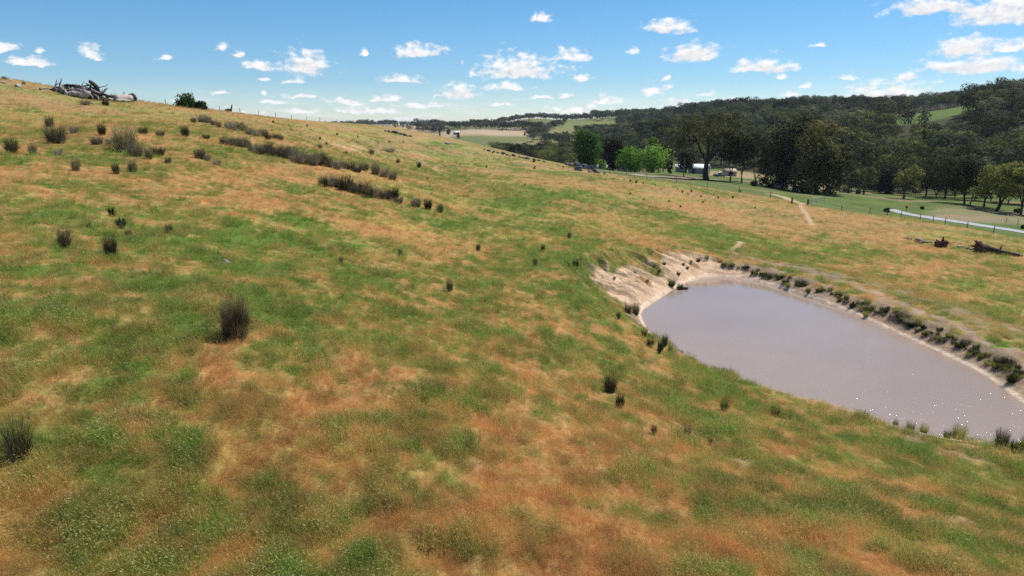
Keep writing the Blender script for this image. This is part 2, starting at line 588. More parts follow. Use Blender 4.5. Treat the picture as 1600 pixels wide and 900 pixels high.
# ------------------------------------------------------------------ materials
class NT:
    def __init__(self, name):
        self.mat = bpy.data.materials.new(name)
        self.mat.use_nodes = True
        self.t = self.mat.node_tree
        for n in list(self.t.nodes):
            self.t.nodes.remove(n)
        self.out = self.t.nodes.new("ShaderNodeOutputMaterial")

    def n(self, kind, **kw):
        nd = self.t.nodes.new(kind)
        for k, v in kw.items():
            setattr(nd, k, v)
        return nd

    def l(self, a, b):
        self.t.links.new(a, b)

    def noise(self, scale, detail=3.0, rough=.55, vec=None, dist=0.0):
        nd = self.n("ShaderNodeTexNoise")
        nd.inputs["Scale"].default_value = scale
        nd.inputs["Detail"].default_value = detail
        nd.inputs["Roughness"].default_value = rough
        nd.inputs["Distortion"].default_value = dist
        if vec is not None:
            self.l(vec, nd.inputs["Vector"])
        return nd.outputs["Fac"]

    def ramp(self, fac, stops):
        r = self.n("ShaderNodeValToRGB")
        el = r.color_ramp.elements
        while len(el) < len(stops):
            el.new(.5)
        for e, (p, c) in zip(el, stops):
            e.position = p
            e.color = (*c, 1) if len(c) == 3 else c
        self.l(fac, r.inputs[0])
        return r.outputs[0]

    def mixc(self, fac, a, b, mode='MIX'):
        m = self.n("ShaderNodeMix", data_type='RGBA', blend_type=mode)
        for s, v in ((m.inputs[0], fac), (m.inputs[6], a), (m.inputs[7], b)):
            if hasattr(v, "is_output"):
                self.l(v, s)
            elif isinstance(v, (int, float)):
                s.default_value = v
            else:
                s.default_value = (*v, 1)
        return m.outputs[2]

    def math(self, op, a, b=0.0, clamp=False):
        m = self.n("ShaderNodeMath", operation=op, use_clamp=clamp)
        for s, v in ((m.inputs[0], a), (m.inputs[1], b)):
            if hasattr(v, "is_output"):
                self.l(v, s)
            else:
                s.default_value = v
        return m.outputs[0]

    def bump(self, h, strength=.5, dist=.05):
        b = self.n("ShaderNodeBump")
        b.inputs["Strength"].default_value = strength
        b.inputs["Distance"].default_value = dist
        self.l(h, b.inputs["Height"])
        return b.outputs[0]

    def pbsdf(self, col, rough=.8, normal=None, spec=.3, metal=0.0):
        p = self.n("ShaderNodeBsdfPrincipled")
        if hasattr(col, "is_output"):
            self.l(col, p.inputs["Base Color"])
        else:
            p.inputs["Base Color"].default_value = (*col, 1)
        p.inputs["Roughness"].default_value = rough
        p.inputs["Metallic"].default_value = metal
        p.inputs["Specular IOR Level"].default_value = spec
        if normal is not None:
            self.l(normal, p.inputs["Normal"])
        return p.outputs[0]

    def done(self, sh):
        self.l(sh, self.out.inputs[0])
        return self.mat

    def pos(self):
        return self.n("ShaderNodeNewGeometry").outputs["Position"]

    def objco(self):
        return self.n("ShaderNodeTexCoord").outputs["Object"]


def leaf_mat(name, c1, c2, trans=.35, vs=.35, c3=None, rough=.7, spec=.04):
    """foliage: two leaf colours in clumps, each plant a little different, some light through the leaf"""
    t = NT(name)
    co = t.objco()
    f = t.noise(vs, 2.0, .6, co)
    oi = t.n("ShaderNodeObjectInfo")
    fr = t.math('ADD', f, t.math('MULTIPLY', t.math('SUBTRACT', oi.outputs["Random"], .5), .35))
    stops = [(.3, c1), (.58, c2)] + ([(.74, c3)] if c3 else [])
    col = t.ramp(fr, stops)
    vv = t.n("ShaderNodeHueSaturation")
    t.l(t.math('ADD', t.math('MULTIPLY', oi.outputs["Random"], 1.0), .5), vv.inputs["Value"])
    t.l(col, vv.inputs["Color"])
    d = t.pbsdf(vv.outputs[0], rough, spec=spec)
    tr = t.n("ShaderNodeBsdfTranslucent")
    t.l(vv.outputs[0], tr.inputs[0])
    mx = t.n("ShaderNodeMixShader")
    mx.inputs[0].default_value = trans
    t.l(d, mx.inputs[1]); t.l(tr.outputs[0], mx.inputs[2])
    return t.done(mx.outputs[0])


def simple_mat(name, c1, c2, scale=4.0, rough=.85, bump=.4, spec=.2, metal=0.0, stretch=None, dist=.03):
    t = NT(name)
    co = t.objco()
    if stretch:
        mp = t.n("ShaderNodeMapping"); mp.inputs["Scale"].default_value = stretch
        t.l(co, mp.inputs[0]); co = mp.outputs[0]
    f = t.noise(scale, 4, .6, co)
    col = t.ramp(f, [(.3, c1), (.7, c2)])
    return t.done(t.pbsdf(col, rough, t.bump(f, bump, dist) if bump else None, spec, metal))


M = {}
M['bark'] = simple_mat("bark", (.05, .042, .035), (.16, .14, .12), 3, stretch=(3, 3, .6))
M['bark_dark'] = simple_mat("bark_dark", (.025, .02, .017), (.07, .058, .048), 3, stretch=(3, 3, .6))
M['bark_pale'] = simple_mat("bark_pale", (.16, .14, .12), (.36, .33, .29), 2, stretch=(2, 2, .5))
M['dead_wood'] = simple_mat("dead_wood", (.13, .115, .10), (.34, .30, .27), 2.5, stretch=(2, 2, .7))
M['pale_wood'] = simple_mat("pale_wood", (.30, .26, .225), (.50, .445, .39), 2.5, stretch=(2, 2, .7))
M['dark_wood'] = simple_mat("dark_wood", (.02, .017, .015), (.075, .06, .05), 3)
M['rust_wood'] = simple_mat("rust_wood", (.05, .022, .014), (.14, .065, .04), 3)
M['rock'] = simple_mat("rock", (.055, .057, .062), (.20, .205, .215), 1.6, .9, .8, dist=.1)
M['rock_pale'] = simple_mat("rock_pale", (.28, .25, .22), (.48, .43, .39), 3, .9, .7, dist=.05)
M['post'] = simple_mat("post_timber", (.05, .045, .04), (.14, .125, .11), 5, stretch=(3, 3, .6))
M['wire'] = simple_mat("fence_wire", (.22, .22, .22), (.34, .34, .33), 2, .5, 0, metal=.8)
M['steel'] = simple_mat("galvanised_steel", (.38, .39, .40), (.50, .51, .52), 3, .45, 0, metal=.7)
M['roof_white'] = simple_mat("white_roof_sheet", (.72, .73, .75), (.82, .83, .84), 1, .35, 0)
M['wall_grey'] = simple_mat("grey_wall_sheet", (.20, .21, .23), (.27, .28, .30), 1, .6, 0)
M['wall_cream'] = simple_mat("cream_wall", (.34, .29, .21), (.42, .36, .27), 1, .7, 0)
M['dark_open'] = simple_mat("dark_glass", (.015, .017, .02), (.03, .033, .037), 1, .2, 0)
M['red_paint'] = simple_mat("red_paint", (.35, .06, .03), (.45, .09, .04), 2, .5, 0)
M['black_paint'] = simple_mat("black_rubber", (.012, .012, .012), (.03, .03, .03), 2, .6, 0)
M['gum_hill'] = leaf_mat("gum_leaves_hill", (.044, .060, .032), (.090, .104, .054), .28, .6, (.15, .14, .070))
M['gum_dark'] = leaf_mat("gum_leaves_dark", (.022, .030, .012), (.070, .074, .026), .3, .3, (.15, .12, .045))
M['gum_olive'] = leaf_mat("gum_leaves_olive", (.045, .056, .018), (.105, .115, .032), .32, .3, (.22, .21, .05))
M['green_leaf'] = leaf_mat("green_leaves", (.055, .12, .015), (.10, .20, .026), .45, .5, (.15, .26, .038))
M['bright_leaf'] = leaf_mat("bright_green_leaves", (.08, .15, .018), (.14, .24, .034), .4, .5, (.19, .30, .05))
M['silver_leaf'] = leaf_mat("silver_leaves", (.12, .155, .10), (.22, .27, .17), .4, .5, (.30, .35, .25))
M['dark_leaf'] = leaf_mat("dark_leaves", (.012, .022, .010), (.032, .048, .018), .25, .5)
M['pine_leaf'] = leaf_mat("dark_needles", (.010, .022, .014), (.028, .046, .028), .2, .5)
M['rush'] = leaf_mat("rush_stems", (.072, .066, .032), (.17, .145, .074), .3, 2.5, (.30, .255, .14), rough=.6)
M['rush_dark'] = leaf_mat("dark_rush_stems", (.026, .022, .013), (.085, .068, .038), .2, 2.5, (.22, .18, .10), rough=.6)
M['rush_grey'] = leaf_mat("grey_rush_stems", (.115, .10, .066), (.22, .188, .13), .35, 2.0, (.32, .275, .195), rough=.6)
M['bank_plant'] = leaf_mat("bank_rushes", (.08, .098, .022), (.18, .195, .048), .5, 1.5, (.29, .27, .09))
M['thistle'] = leaf_mat("thistle_leaves", (.04, .05, .026), (.085, .095, .05), .3, 2.0)

# ------------------------------------------------------------------ land cover: what grows or lies bare at each spot (true surface colour)
PATHS = [
    (atz, [(1400, 470), (1450, 492), (1500, 512), (1550, 540), (1600, 566), (1660, 600)], .36, .95),
    (None, [(1158, 378), (1146, 388), (1150, 396), (1175, 405), (1230, 415), (1290, 430), (1340, 448), (1400, 470)], .3, .75),
    (None, [(1228, 312), (1250, 319), (1256, 330), (1264, 342), (1269, 352)], .38, .6),
    (None, [(1200, 302), (1222, 307), (1240, 314), (1254, 318)], 1.1, .8),
    (None, [(925, 416), (960, 418), (1000, 424), (1035, 436), (1052, 447)], .18, .4),
    (None, [(905, 428), (912, 445), (935, 462), (955, 474)], .25, .5),
    (None, [(640, 235), (668, 258), (700, 276), (740, 292)], .35, .35),
    (None, [(830, 640), (842, 700), (845, 780)], .5, .0),
]
PATH_W = []
for kind, pts, w, st in PATHS:
    PATH_W.append((hits(pts)[:, :2], w, st))

DRY_BLOBS = []   # where the paddock is greener (-) or drier (+), as read off the photograph
_b = [(600, 420, 130, 40, -.22), (480, 470, 120, 40, -.2), (120, 320, 140, 30, -.18), (60, 790, 120, 60, -.28), (250, 760, 120, 60, -.2),
      (920, 770, 50, 50, -.38), (690, 590, 90, 30, -.2), (1250, 700, 130, 50, -.22), (1480, 760, 120, 50, -.25), (990, 690, 90, 18, -.3), (1100, 690, 70, 30, -.2),
      (650, 610, 40, 20, -.25), (570, 770, 90, 50, -.22), (560, 600, 60, 30, -.15), (380, 510, 70, 30, -.32), (820, 480, 120, 25, -.2), (1450, 660, 120, 30, -.25),
      (840, 640, 60, 90, .30), (560, 690, 120, 45, .2), (300, 600, 120, 40, .28), (850, 820, 60, 90, .2), (430, 310, 130, 30, .25), (240, 400, 100, 25, .1),
      (950, 530, 90, 30, .22), (1130, 800, 90, 40, .2), (1280, 650, 90, 18, .1), (1010, 860, 120, 40, .12), (60, 560, 90, 40, .15), (420, 760, 70, 50, .2), (1060, 620, 80, 20, .15),
      (600, 360, 60, 15, .15), (60, 350, 80, 15, .1), (730, 640, 80, 40, .15)]
_bp = hits([(b[0], b[1]) for b in _b]); _bx = hits([(b[0] + b[2], b[1]) for b in _b]); _by = hits([(b[0], b[1] - b[3]) for b in _b])
for b, c, px_, py_ in zip(_b, _bp, _bx, _by):
    DRY_BLOBS.append((c[0], c[1], max(np.hypot(*(px_ - c)[:2]), .6), max(np.hypot(*(py_ - c)[:2]), .6), b[4]))


def dryness(x, y):
    r = np.sqrt(x * x + y * y)
    wx = (fbm(x * .35, y * .35, 211, 3) - .5) * 3.0
    wy = (fbm(x * .35, y * .35, 212, 3) - .5) * 3.0
    d = .5 + (fbm((x + wx * .6) / 2.6, (y + wy * .6) / 2.6, 21, 3) - .5) * .72
    d = d + (fbm((x + wx * .4) / .95, (y + wy * .4) / 1.05, 31, 3) - .5) * .9
    d = d + (fbm(x / 26, y / 40, 35, 3) - .5) * .7
    d = d + (fbm((x + wx) / 7.0, (y + wy) / 10.0, 39, 3) - .5) * .95 * sstep(22, 55, r)
    d = d + (fbm(x / .36, y / .36, 37, 2) - .5) * .75
    for cx, cy, sx, sy, a in DRY_BLOBS:
        q = ((x + wx * .6 - cx) / sx) ** 2 + ((y + wy * .6 - cy) / sy) ** 2
        d = d + a * (.45 if a < 0 else .5) * np.exp(-q * .8)
    d = d + .07 + .08 * sstep(45, 120, r)
    return np.clip(d, 0, 1)


G_LO = np.array([.106, .144, .028]); G_MID = np.array([.182, .162, .042]); G_TAN = np.array([.31, .212, .076]); G_OR = np.array([.375, .205, .079])
SAND = np.array([.55, .385, .25]); SAND_P = np.array([.62, .49, .37]); MUD = np.array([.20, .14, .10])
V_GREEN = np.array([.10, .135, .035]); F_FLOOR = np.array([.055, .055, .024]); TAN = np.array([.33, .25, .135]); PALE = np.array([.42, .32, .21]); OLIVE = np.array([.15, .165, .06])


def ramp_np(t, stops):
    t = t[:, None]
    out = np.repeat(stops[0][1][None], len(t), 0)
    for (p0, c0), (p1, c1) in zip(stops[:-1], stops[1:]):
        f = np.clip((t - p0) / (p1 - p0), 0, 1)
        out = out * (1 - f) + c1[None] * f
    return out


def lerp(a, b, w):
    return a * (1 - w[:, None]) + (b if b.ndim == 2 else b[None]) * w[:, None]


FENCE_PIX = [(905, 262), (960, 271), (1000, 277), (1050, 284), (1100, 292), (1150, 299), (1200, 307), (1237, 315)]
FENCE_W = hits([(a, b + 1) for a, b in FENCE_PIX])[:, :2]
FENCE2_W = hits([(1262, 320), (1290, 325), (1330, 331), (1372, 336), (1406, 339), (1424, 341), (1454, 346), (1477, 351), (1530, 360), (1600, 374), (1680, 390)])[:, :2]
EDGE_W = np.concatenate([FENCE_W, FENCE2_W])
ROAD_W = hits([(1405, 332), (1440, 338), (1480, 345), (1520, 351), (1560, 357), (1600, 363.5), (1680, 378)])[:, :2]
ROAD_W = np.concatenate([ROAD_W[:1] + (ROAD_W[0] - ROAD_W[1]) / np.linalg.norm(ROAD_W[0] - ROAD_W[1]) * 4, ROAD_W])


def past_fence(x, y):
    """metres beyond the bottom fence, negative on the paddock side"""
    ex = np.interp(np.degrees(np.arctan2(x, y)), np.degrees(np.arctan2(EDGE_W[:, 0], EDGE_W[:, 1])), np.hypot(EDGE_W[:, 0], EDGE_W[:, 1]))
    a = np.degrees(np.arctan2(x, y))
    d = np.hypot(x, y) - ex
    return np.where(a < np.degrees(math.atan2(*EDGE_W[0])), np.hypot(x, y) - 300, d)


SANDP = hits([(934, 438), (962, 428), (1000, 421), (1040, 407), (1085, 402), (1112, 409), (1150, 421), (1185, 434), (1165, 438), (1112, 434), (1066, 445), (1002, 487), (985, 476), (955, 458)])[:, :2]
BEACH = np.array([atz(a_, b_, .15)[:2] for a_, b_ in [(1512, 688), (1545, 693), (1580, 697), (1620, 700)]])


def land_color(x, y):
    """surface colour, sand weight and grassiness of the ground"""
    n = len(x)
    r = np.hypot(x, y)
    dry = dryness(x, y)
    col = ramp_np(dry, [(.18, G_LO), (.40, G_MID), (.62, G_TAN), (.86, G_OR)])
    far = sstep(60, 150, r)
    col = lerp(col, np.repeat(np.array([.33, .235, .10])[None], n, 0), far * .5 * sstep(.5, .8, dry))
    tone = fbm(x / 14, y / 9, 61, 3)
    col = lerp(col, TAN * .8, far * .35 * sstep(.45, .65, tone))
    col = lerp(col, col * np.array([.85, 1.15, .9]), sstep(.52, .68, fbm(x / 18, y / 11, 63, 3)) * .8)
    # flat soil and seepage scars on the crest slope
    bare = np.zeros(n)
    s = pond_s(x, y)
    near = r < 200
    if near.any():
        xn, yn = x[near], y[near]
        bn = np.zeros(len(xn))
        for P, w, st in PATH_W:
            if st <= 0:
                continue
            bb = (xn > P[:, 0].min() - 4) & (xn < P[:, 0].max() + 4) & (yn > P[:, 1].min() - 4) & (yn < P[:, 1].max() + 4)
            if bb.any():
                wob = (fbm(xn[bb] * .9, yn[bb] * .9, 71, 2) - .5)
                d = seg_dist(xn[bb] + wob * .9, yn[bb] + wob * .9, P)
                bn[bb] = np.maximum(bn[bb], st * (1 - sstep(w * .5, w * 1.5, d)) * sstep(.25, .5, fbm(xn[bb] * 1.3, yn[bb] * 1.3, 73, 3) + .12))
        for cx, cy, rx, ry, st in SCARS:
            q = ((xn - cx) / rx) ** 2 + ((yn - cy) / ry) ** 2
            bn = np.maximum(bn, st * (1 - sstep(.3, 1.6, q + (fbm(xn * .8, yn * .5, 75, 3) - .5) * 2.4)))
        bare[near] = bn
    sandcol = np.repeat(SAND[None], n, 0)
    sm = s < 14
    sandw = bare.copy()
    if sm.any():
        xs, ys, ss = x[sm], y[sm], s[sm]
        sd = sand_w(xs, ys)
        patch = fbm(xs * .9, ys * .9, 81, 4)
        ds_ = seg_dist(xs, ys, SANDP, True); ds_ = np.where(inside(xs, ys, SANDP), -ds_, ds_); db_ = seg_dist(xs, ys, BEACH); ds_ = np.minimum(ds_, db_ - .55)
        we = (1 - sstep(-.15, .3, ds_ - .35 + (fbm(xs * 2.2, ys * 2.2, 87, 4) - .5) * 1.5)) * (1 - .8 * sstep(.66, .70, patch + .012 * ss))
        # narrow bare bank all round, broken by plants
        bank_w = 2.1
        wb = (1 - sstep(.55, 1.0, ss / bank_w + (patch - .5) * 1.5)) * sstep(-.3, 0.02, ss)
        wb = wb * .95
        top = np.exp(-((ss - 5.0) / 2.2) ** 2) * sstep(.52, .62, fbm(xs * 1.2, ys * 1.2, 83, 3)) * .4 * (natural(xs, ys) < .9)
        w = np.maximum(np.maximum(we, wb), top)
        w = np.where(ss < 0, 1.0, w)
        sandw[sm] = np.maximum(sandw[sm], w)
        sc = lerp(np.repeat(SAND[None], len(xs), 0), SAND_P, sstep(4.5, 8.0, ss) * .9)
        sc = lerp(sc, MUD * 1.3, (1 - we) * .8)
        sc = lerp(sc, SAND_P * 1.12, np.exp(-((ss - .14) / .12) ** 2) * .9)
        sc = sc * (.82 + .36 * fbm(xs * 2.2, ys * 2.2, 85, 3))[:, None]
        sandcol[sm] = sc
        # trampled dry strip on the dam crest
        tr = np.exp(-((ss - 6.0) / 2.5) ** 2) * (natural(xs, ys) < .9) * .7
        col[sm] = lerp(col[sm], np.array([.17, .14, .07]), tr)
    scar_red = np.array([.52, .30, .20])
    sandcol = np.where((bare > .05)[:, None] & (r > 62)[:, None] & (x < 0)[:, None], scar_red[None], sandcol)
    # beyond the fence
    pf = past_fence(x, y)
    out = sstep(-.5, 1.5, pf)
    pg = fbm(x / 16, y / 10, 91, 4)
    vcol = lerp(np.repeat(V_GREEN[None], n, 0), TAN * .62, sstep(.54, .74, pg))
    vcol = vcol * (.75 + .5 * fbm(x / 4, y / 4, 93, 3))[:, None]
    px, py, dep = project(x, y, 0 * x - 7)
    pxp = np.where(dep > 5, px, -9999)
    paddock = sstep(1425, 1475, pxp) * sstep(123, 131, y) * (1 - sstep(150, 165, y + .0 * x))
    vcol = lerp(vcol, PALE * .85, paddock * .38 * sstep(.35, .6, pg + .1))
    vcol = lerp(vcol, np.array([.36, .30, .2]), (np.abs(pxp - 1215) < 60) * sstep(195, 210, y) * (1 - sstep(215, 230, y)) * .5)
    yard = sstep(250, 258, y) * (1 - sstep(300, 310, y)) * sstep(1085, 1100, pxp) * (1 - sstep(1190, 1200, pxp))
    vcol = lerp(vcol, TAN, yard * .8)
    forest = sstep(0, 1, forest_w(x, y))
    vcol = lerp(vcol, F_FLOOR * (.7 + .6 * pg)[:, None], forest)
    # the far farmland
    ff = sstep(620, 760, y) * (pxp < 1010) * (pxp > -5000)
    fcol = lerp(np.repeat(OLIVE[None], n, 0), TAN * .9, sstep(.45, .62, fbm(x / 120, y / 200, 95, 3)))
    fcol = lerp(fcol, PALE, sstep(-140, -120, x) * (1 - sstep(20, 50, x)) * sstep(800, 840, y) * (1 - sstep(1040, 1080, y)) * .9)
    fcol = lerp(fcol, PALE * np.array([.95, .93, .9]), (x < -120) * sstep(900, 1100, y) * .8)
    fcol = lerp(fcol, np.array([.17, .185, .06]), sstep(50, 80, x) * (1 - sstep(215, 260, x)) * (1 - sstep(.62, .7, fbm(x / 60, y / 90, 97, 2))) * .85)
    vcol = lerp(vcol, fcol, ff)
    veryfar = sstep(1800, 2600, r)
    vcol = lerp(vcol, lerp(np.repeat(F_FLOOR[None], n, 0), OLIVE * .8, sstep(.5, .6, fbm(x / 300, y / 300, 99, 3))), veryfar)
    clr = clearing_w(x, y)
    vcol = lerp(vcol, np.array([.105, .15, .036]), clr)
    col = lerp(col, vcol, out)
    sandw = sandw * (1 - out * (r > 160))
    col = lerp(col, sandcol, np.clip(sandw, 0, 1))
    return col, sandw, dry, out


SCARS = []
for (a, b, rx, ry, st) in [(490, 229, 2.2, 1.5, .7), (540, 230, 3, 1.6, .85), (565, 232, 2.2, .9, .95), (520, 226, 3, 1, .5), (600, 243, 3.5, .7, .45), (635, 237, 4, 1.2, .35),
                           (700, 226, 2, 1.5, .5), (412, 190, 2.2, 1.2, .4), (1185, 296, 3, 1.2, .5)]:
    q = hits([(a, b)])[0]
    SCARS.append((q[0], q[1], rx, ry, st))
for (a, b, rx, ry, st) in [(745, 725, .2, .4, .2), (757, 705, .15, .35, .2), (735, 875, .25, .3, .2), (920, 640, .5, .25, .0), (1160, 722, .3, .4, .35), (1420, 815, .4, .3, .4), (1500, 812, .3, .3, .35), (1195, 352, .5, .4, .3)]:
    q = hits([(a, b)])[0]
    SCARS.append((q[0], q[1], rx, ry, st))

CLR = np.array([at(*p)[:2] for p in [(1388, 184, 480), (1440, 189, 450), (1480, 184, 445), (1520, 178, 465), (1540, 164, 530), (1480, 160, 555), (1425, 165, 550), (1378, 176, 530)]])


def clearing_w(x, y):
    w = np.zeros(len(x))
    m = (x > CLR[:, 0].min() - 20) & (x < CLR[:, 0].max() + 20) & (y > CLR[:, 1].min() - 20) & (y < CLR[:, 1].max() + 20)
    if m.any():
        d = seg_dist(x[m], y[m], CLR, True)
        ins = inside(x[m], y[m], CLR)
        w[m] = np.where(ins, 1.0, 1 - sstep(0, 8, d))
    return w


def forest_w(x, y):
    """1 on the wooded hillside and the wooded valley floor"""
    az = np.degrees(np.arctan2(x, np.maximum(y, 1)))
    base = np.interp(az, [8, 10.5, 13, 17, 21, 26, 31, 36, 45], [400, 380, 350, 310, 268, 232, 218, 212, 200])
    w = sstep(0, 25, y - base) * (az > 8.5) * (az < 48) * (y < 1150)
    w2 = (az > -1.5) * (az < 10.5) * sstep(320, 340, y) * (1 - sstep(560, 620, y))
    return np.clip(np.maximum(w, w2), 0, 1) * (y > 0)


# ------------------------------------------------------------------ ground: one sheet to the horizon
th = np.concatenate([np.radians(np.arange(-46, 46.001, .15)), np.radians(np.linspace(46, 314, 92)[1:-1])])
rr = np.concatenate([[.3, 1, 2, 3.2, 4.4, 5.4], np.geomspace(6, 24, 300), np.geomspace(24, 70, 330)[1:], np.geomspace(70, 320, 190)[1:], np.geomspace(320, 2500, 150)[1:], np.geomspace(2500, 60000, 40)[1:]])
nth, nr = len(th), len(rr)
GX = rr[:, None] * np.sin(th)[None]; GY = rr[:, None] * np.cos(th)[None]
GZ = H(GX, GY)
gx, gy, gz = GX.ravel(), GY.ravel(), GZ.ravel()
gcol, gsand, gdry, gout = land_color(gx, gy)
i = np.arange(nr - 1)[:, None] * nth; j = np.arange(nth)[None]
gq = np.stack([i + j, i + nth + j, i + nth + (j + 1) % nth, i + (j + 1) % nth], -1).reshape(-1, 4)[:, ::-1]
V = np.concatenate([np.stack([gx, gy, gz], 1), [[0, 0, hz(0, 0)]]])
jj = np.arange(nth)
gt = np.stack([np.full(nth, len(V) - 1), (jj + 1) % nth, jj], 1)[:, ::-1][:, [0, 1, 2]]

t = NT("ground_cover")
pos = t.pos()
at_c = t.n("ShaderNodeAttribute", attribute_name="cover")
at_s = t.n("ShaderNodeAttribute", attribute_name="bare")
n1 = t.noise(1.6, 5, .7, pos)
n2 = t.noise(9.0, 3, .7, pos)
mp = t.n("ShaderNodeMapping"); mp.inputs["Scale"].default_value = (1.0, 1.0, .3)
t.l(pos, mp.inputs[0])
n3 = t.noise(.28, 4, .6, mp.outputs[0])
mod = t.math('ADD', t.math('ADD', t.math('MULTIPLY', n1, .9), t.math('MULTIPLY', n2, .7)), t.math('MULTIPLY', n3, .5))
fac = t.math('ADD', t.math('MULTIPLY', t.math('SUBTRACT', mod, 1.05), 1.3), 1.0)
cmb = t.n("ShaderNodeCombineColor")
for k in range(3):
    t.l(fac, cmb.inputs[k])
colr = t.mixc(1.0, at_c.outputs["Color"], cmb.outputs[0], 'MULTIPLY')
hgt = t.math('ADD', t.math('MULTIPLY', n1, .6), t.math('MULTIPLY', n2, .35))
mat_ground = t.done(t.pbsdf(colr, .95, t.bump(hgt, .8, .18), .08))

gm = mesh_np("ground", V, gq, gt, [mat_ground], smooth=True)
ca = gm.color_attributes.new("cover", 'FLOAT_COLOR', 'POINT')
cc = np.ones((len(V), 4), np.float32)
cc[:-1, :3] = gcol; cc[-1, :3] = gcol[0]
ca.data.foreach_set("color", cc.ravel())
sa = gm.attributes.new("bare", 'FLOAT', 'POINT')
sa.data.foreach_set("value", np.concatenate([gsand, [0]]).astype(np.float32))
ground = link(bpy.data.objects.new("ground", gm))
tag(ground, "rolling paddock of green and rust coloured grass falling to a wooded valley", None, kind="structure")

# ------------------------------------------------------------------ muddy water
cen = WL.mean(0)
WP = WL + (WL - cen) / np.linalg.norm(WL - cen, axis=1)[:, None] * .5
t = NT("muddy_water")
pos = t.pos()
xyz = t.n("ShaderNodeSeparateXYZ"); t.l(pos, xyz.inputs[0])
mp = t.n("ShaderNodeMapping"); mp.inputs["Rotation"].default_value = (0, 0, .6); mp.inputs["Scale"].default_value = (1, 2.0, 1)
t.l(pos, mp.inputs[0])
w1 = t.noise(3.0, 3, .6, mp.outputs[0], .6)
w2 = t.noise(5.5, 1, .5, mp.outputs[0], .4)
# the breeze ruffles the open near end more than the sheltered far end
ruf = t.n("ShaderNodeMapRange"); ruf.inputs[1].default_value = 46; ruf.inputs[2].default_value = 26; ruf.inputs[3].default_value = .05; ruf.inputs[4].default_value = 1.0
t.l(xyz.outputs[1], ruf.inputs[0])
hh = t.math('MULTIPLY', t.math('ADD', t.math('MULTIPLY', w1, 1.0), t.math('MULTIPLY', w2, .9)), ruf.outputs[0])
b = t.n("ShaderNodeBump"); b.inputs["Strength"].default_value = 1.0; b.inputs["Distance"].default_value = .031
t.l(hh, b.inputs["Height"])
p = t.n("ShaderNodeBsdfPrincipled")
cl = t.ramp(t.noise(.12, 2, .5, pos), [(.3, (.285, .215, .172)), (.7, (.335, .255, .202))])
t.l(cl, p.inputs["Base Color"])
p.inputs["Roughness"].default_value = .055
p.inputs["IOR"].default_value = 1.333
t.l(b.outputs[0], p.inputs["Normal"])
M['water'] = t.done(p.outputs[0])
import bmesh
bm = bmesh.new()
bm.faces.new([bm.verts.new((a, c, 0.0)) for a, c in WP])
bmesh.ops.recalc_face_normals(bm, faces=bm.faces)
bmesh.ops.triangulate(bm, faces=bm.faces)
wm = bpy.data.meshes.new("water"); bm.to_mesh(wm); bm.free()
wm.materials.append(M['water'])
if wm.polygons[0].normal.z < 0:
    wm.flip_normals()
tag(link(bpy.data.objects.new("water", wm)), "muddy brown farm dam reflecting the pale sky", None, kind="structure")


# ------------------------------------------------------------------ road and farm drive, sheets just above the ground
def strip(name, P, w, mat, lift=.03, label=None, step=2.0):
    P = np.asarray(P, float)
    L = np.concatenate([[0], np.cumsum(np.linalg.norm(np.diff(P, axis=0), axis=1))])
    n = max(int(L[-1] / step), 2)
    q = np.linspace(0, L[-1], n)
    X = np.interp(q, L, P[:, 0]); Y = np.interp(q, L, P[:, 1])
    for _ in range(3):
        X[1:-1] = (X[:-2] + X[1:-1] * 2 + X[2:]) / 4; Y[1:-1] = (Y[:-2] + Y[1:-1] * 2 + Y[2:]) / 4
    T = np.stack([np.gradient(X), np.gradient(Y)], 1); T /= np.linalg.norm(T, axis=1)[:, None]
    N = np.stack([-T[:, 1], T[:, 0]], 1)
    offs = np.linspace(-w / 2, w / 2, 7)
    VX = X[:, None] + N[:, :1] * offs; VY = Y[:, None] + N[:, 1:] * offs
    hh = H(VX, VY, True)
    hh = np.maximum(hh, hh.mean(1, keepdims=True)) + lift
    V = np.stack([VX, VY, hh], -1).reshape(-1, 3)
    k = 7
    i = np.arange(n - 1)[:, None] * k; j = np.arange(k - 1)[None]
    Q = np.stack([i + j, i + j + 1, i + k + j + 1, i + k + j], -1).reshape(-1, 4)
    me = mesh_np(name, V, Q, None, [mat], smooth=True)
    if me.polygons[0].normal.z < 0:
        me.flip_normals()
    o = link(bpy.data.objects.new(name, me))
    return tag(o, label, None, kind="structure")


M['road'] = simple_mat("sealed_road", (.30, .30, .31), (.40, .395, .40), .6, .7, .1)
M['gravel'] = simple_mat("gravel_drive", (.27, .225, .165), (.36, .30, .23), .8, .9, .2)
strip("road", ROAD_W, 3.2, M['road'], .05, "pale grey country road running along the valley floor")
_d = hits([(985, 273), (1010, 276), (1060, 279), (1100, 281), (1130, 282)])[:, :2]
strip("farm_drive", _d, 5.0, M['gravel'], .10, "gravel drive in front of the farm trees")


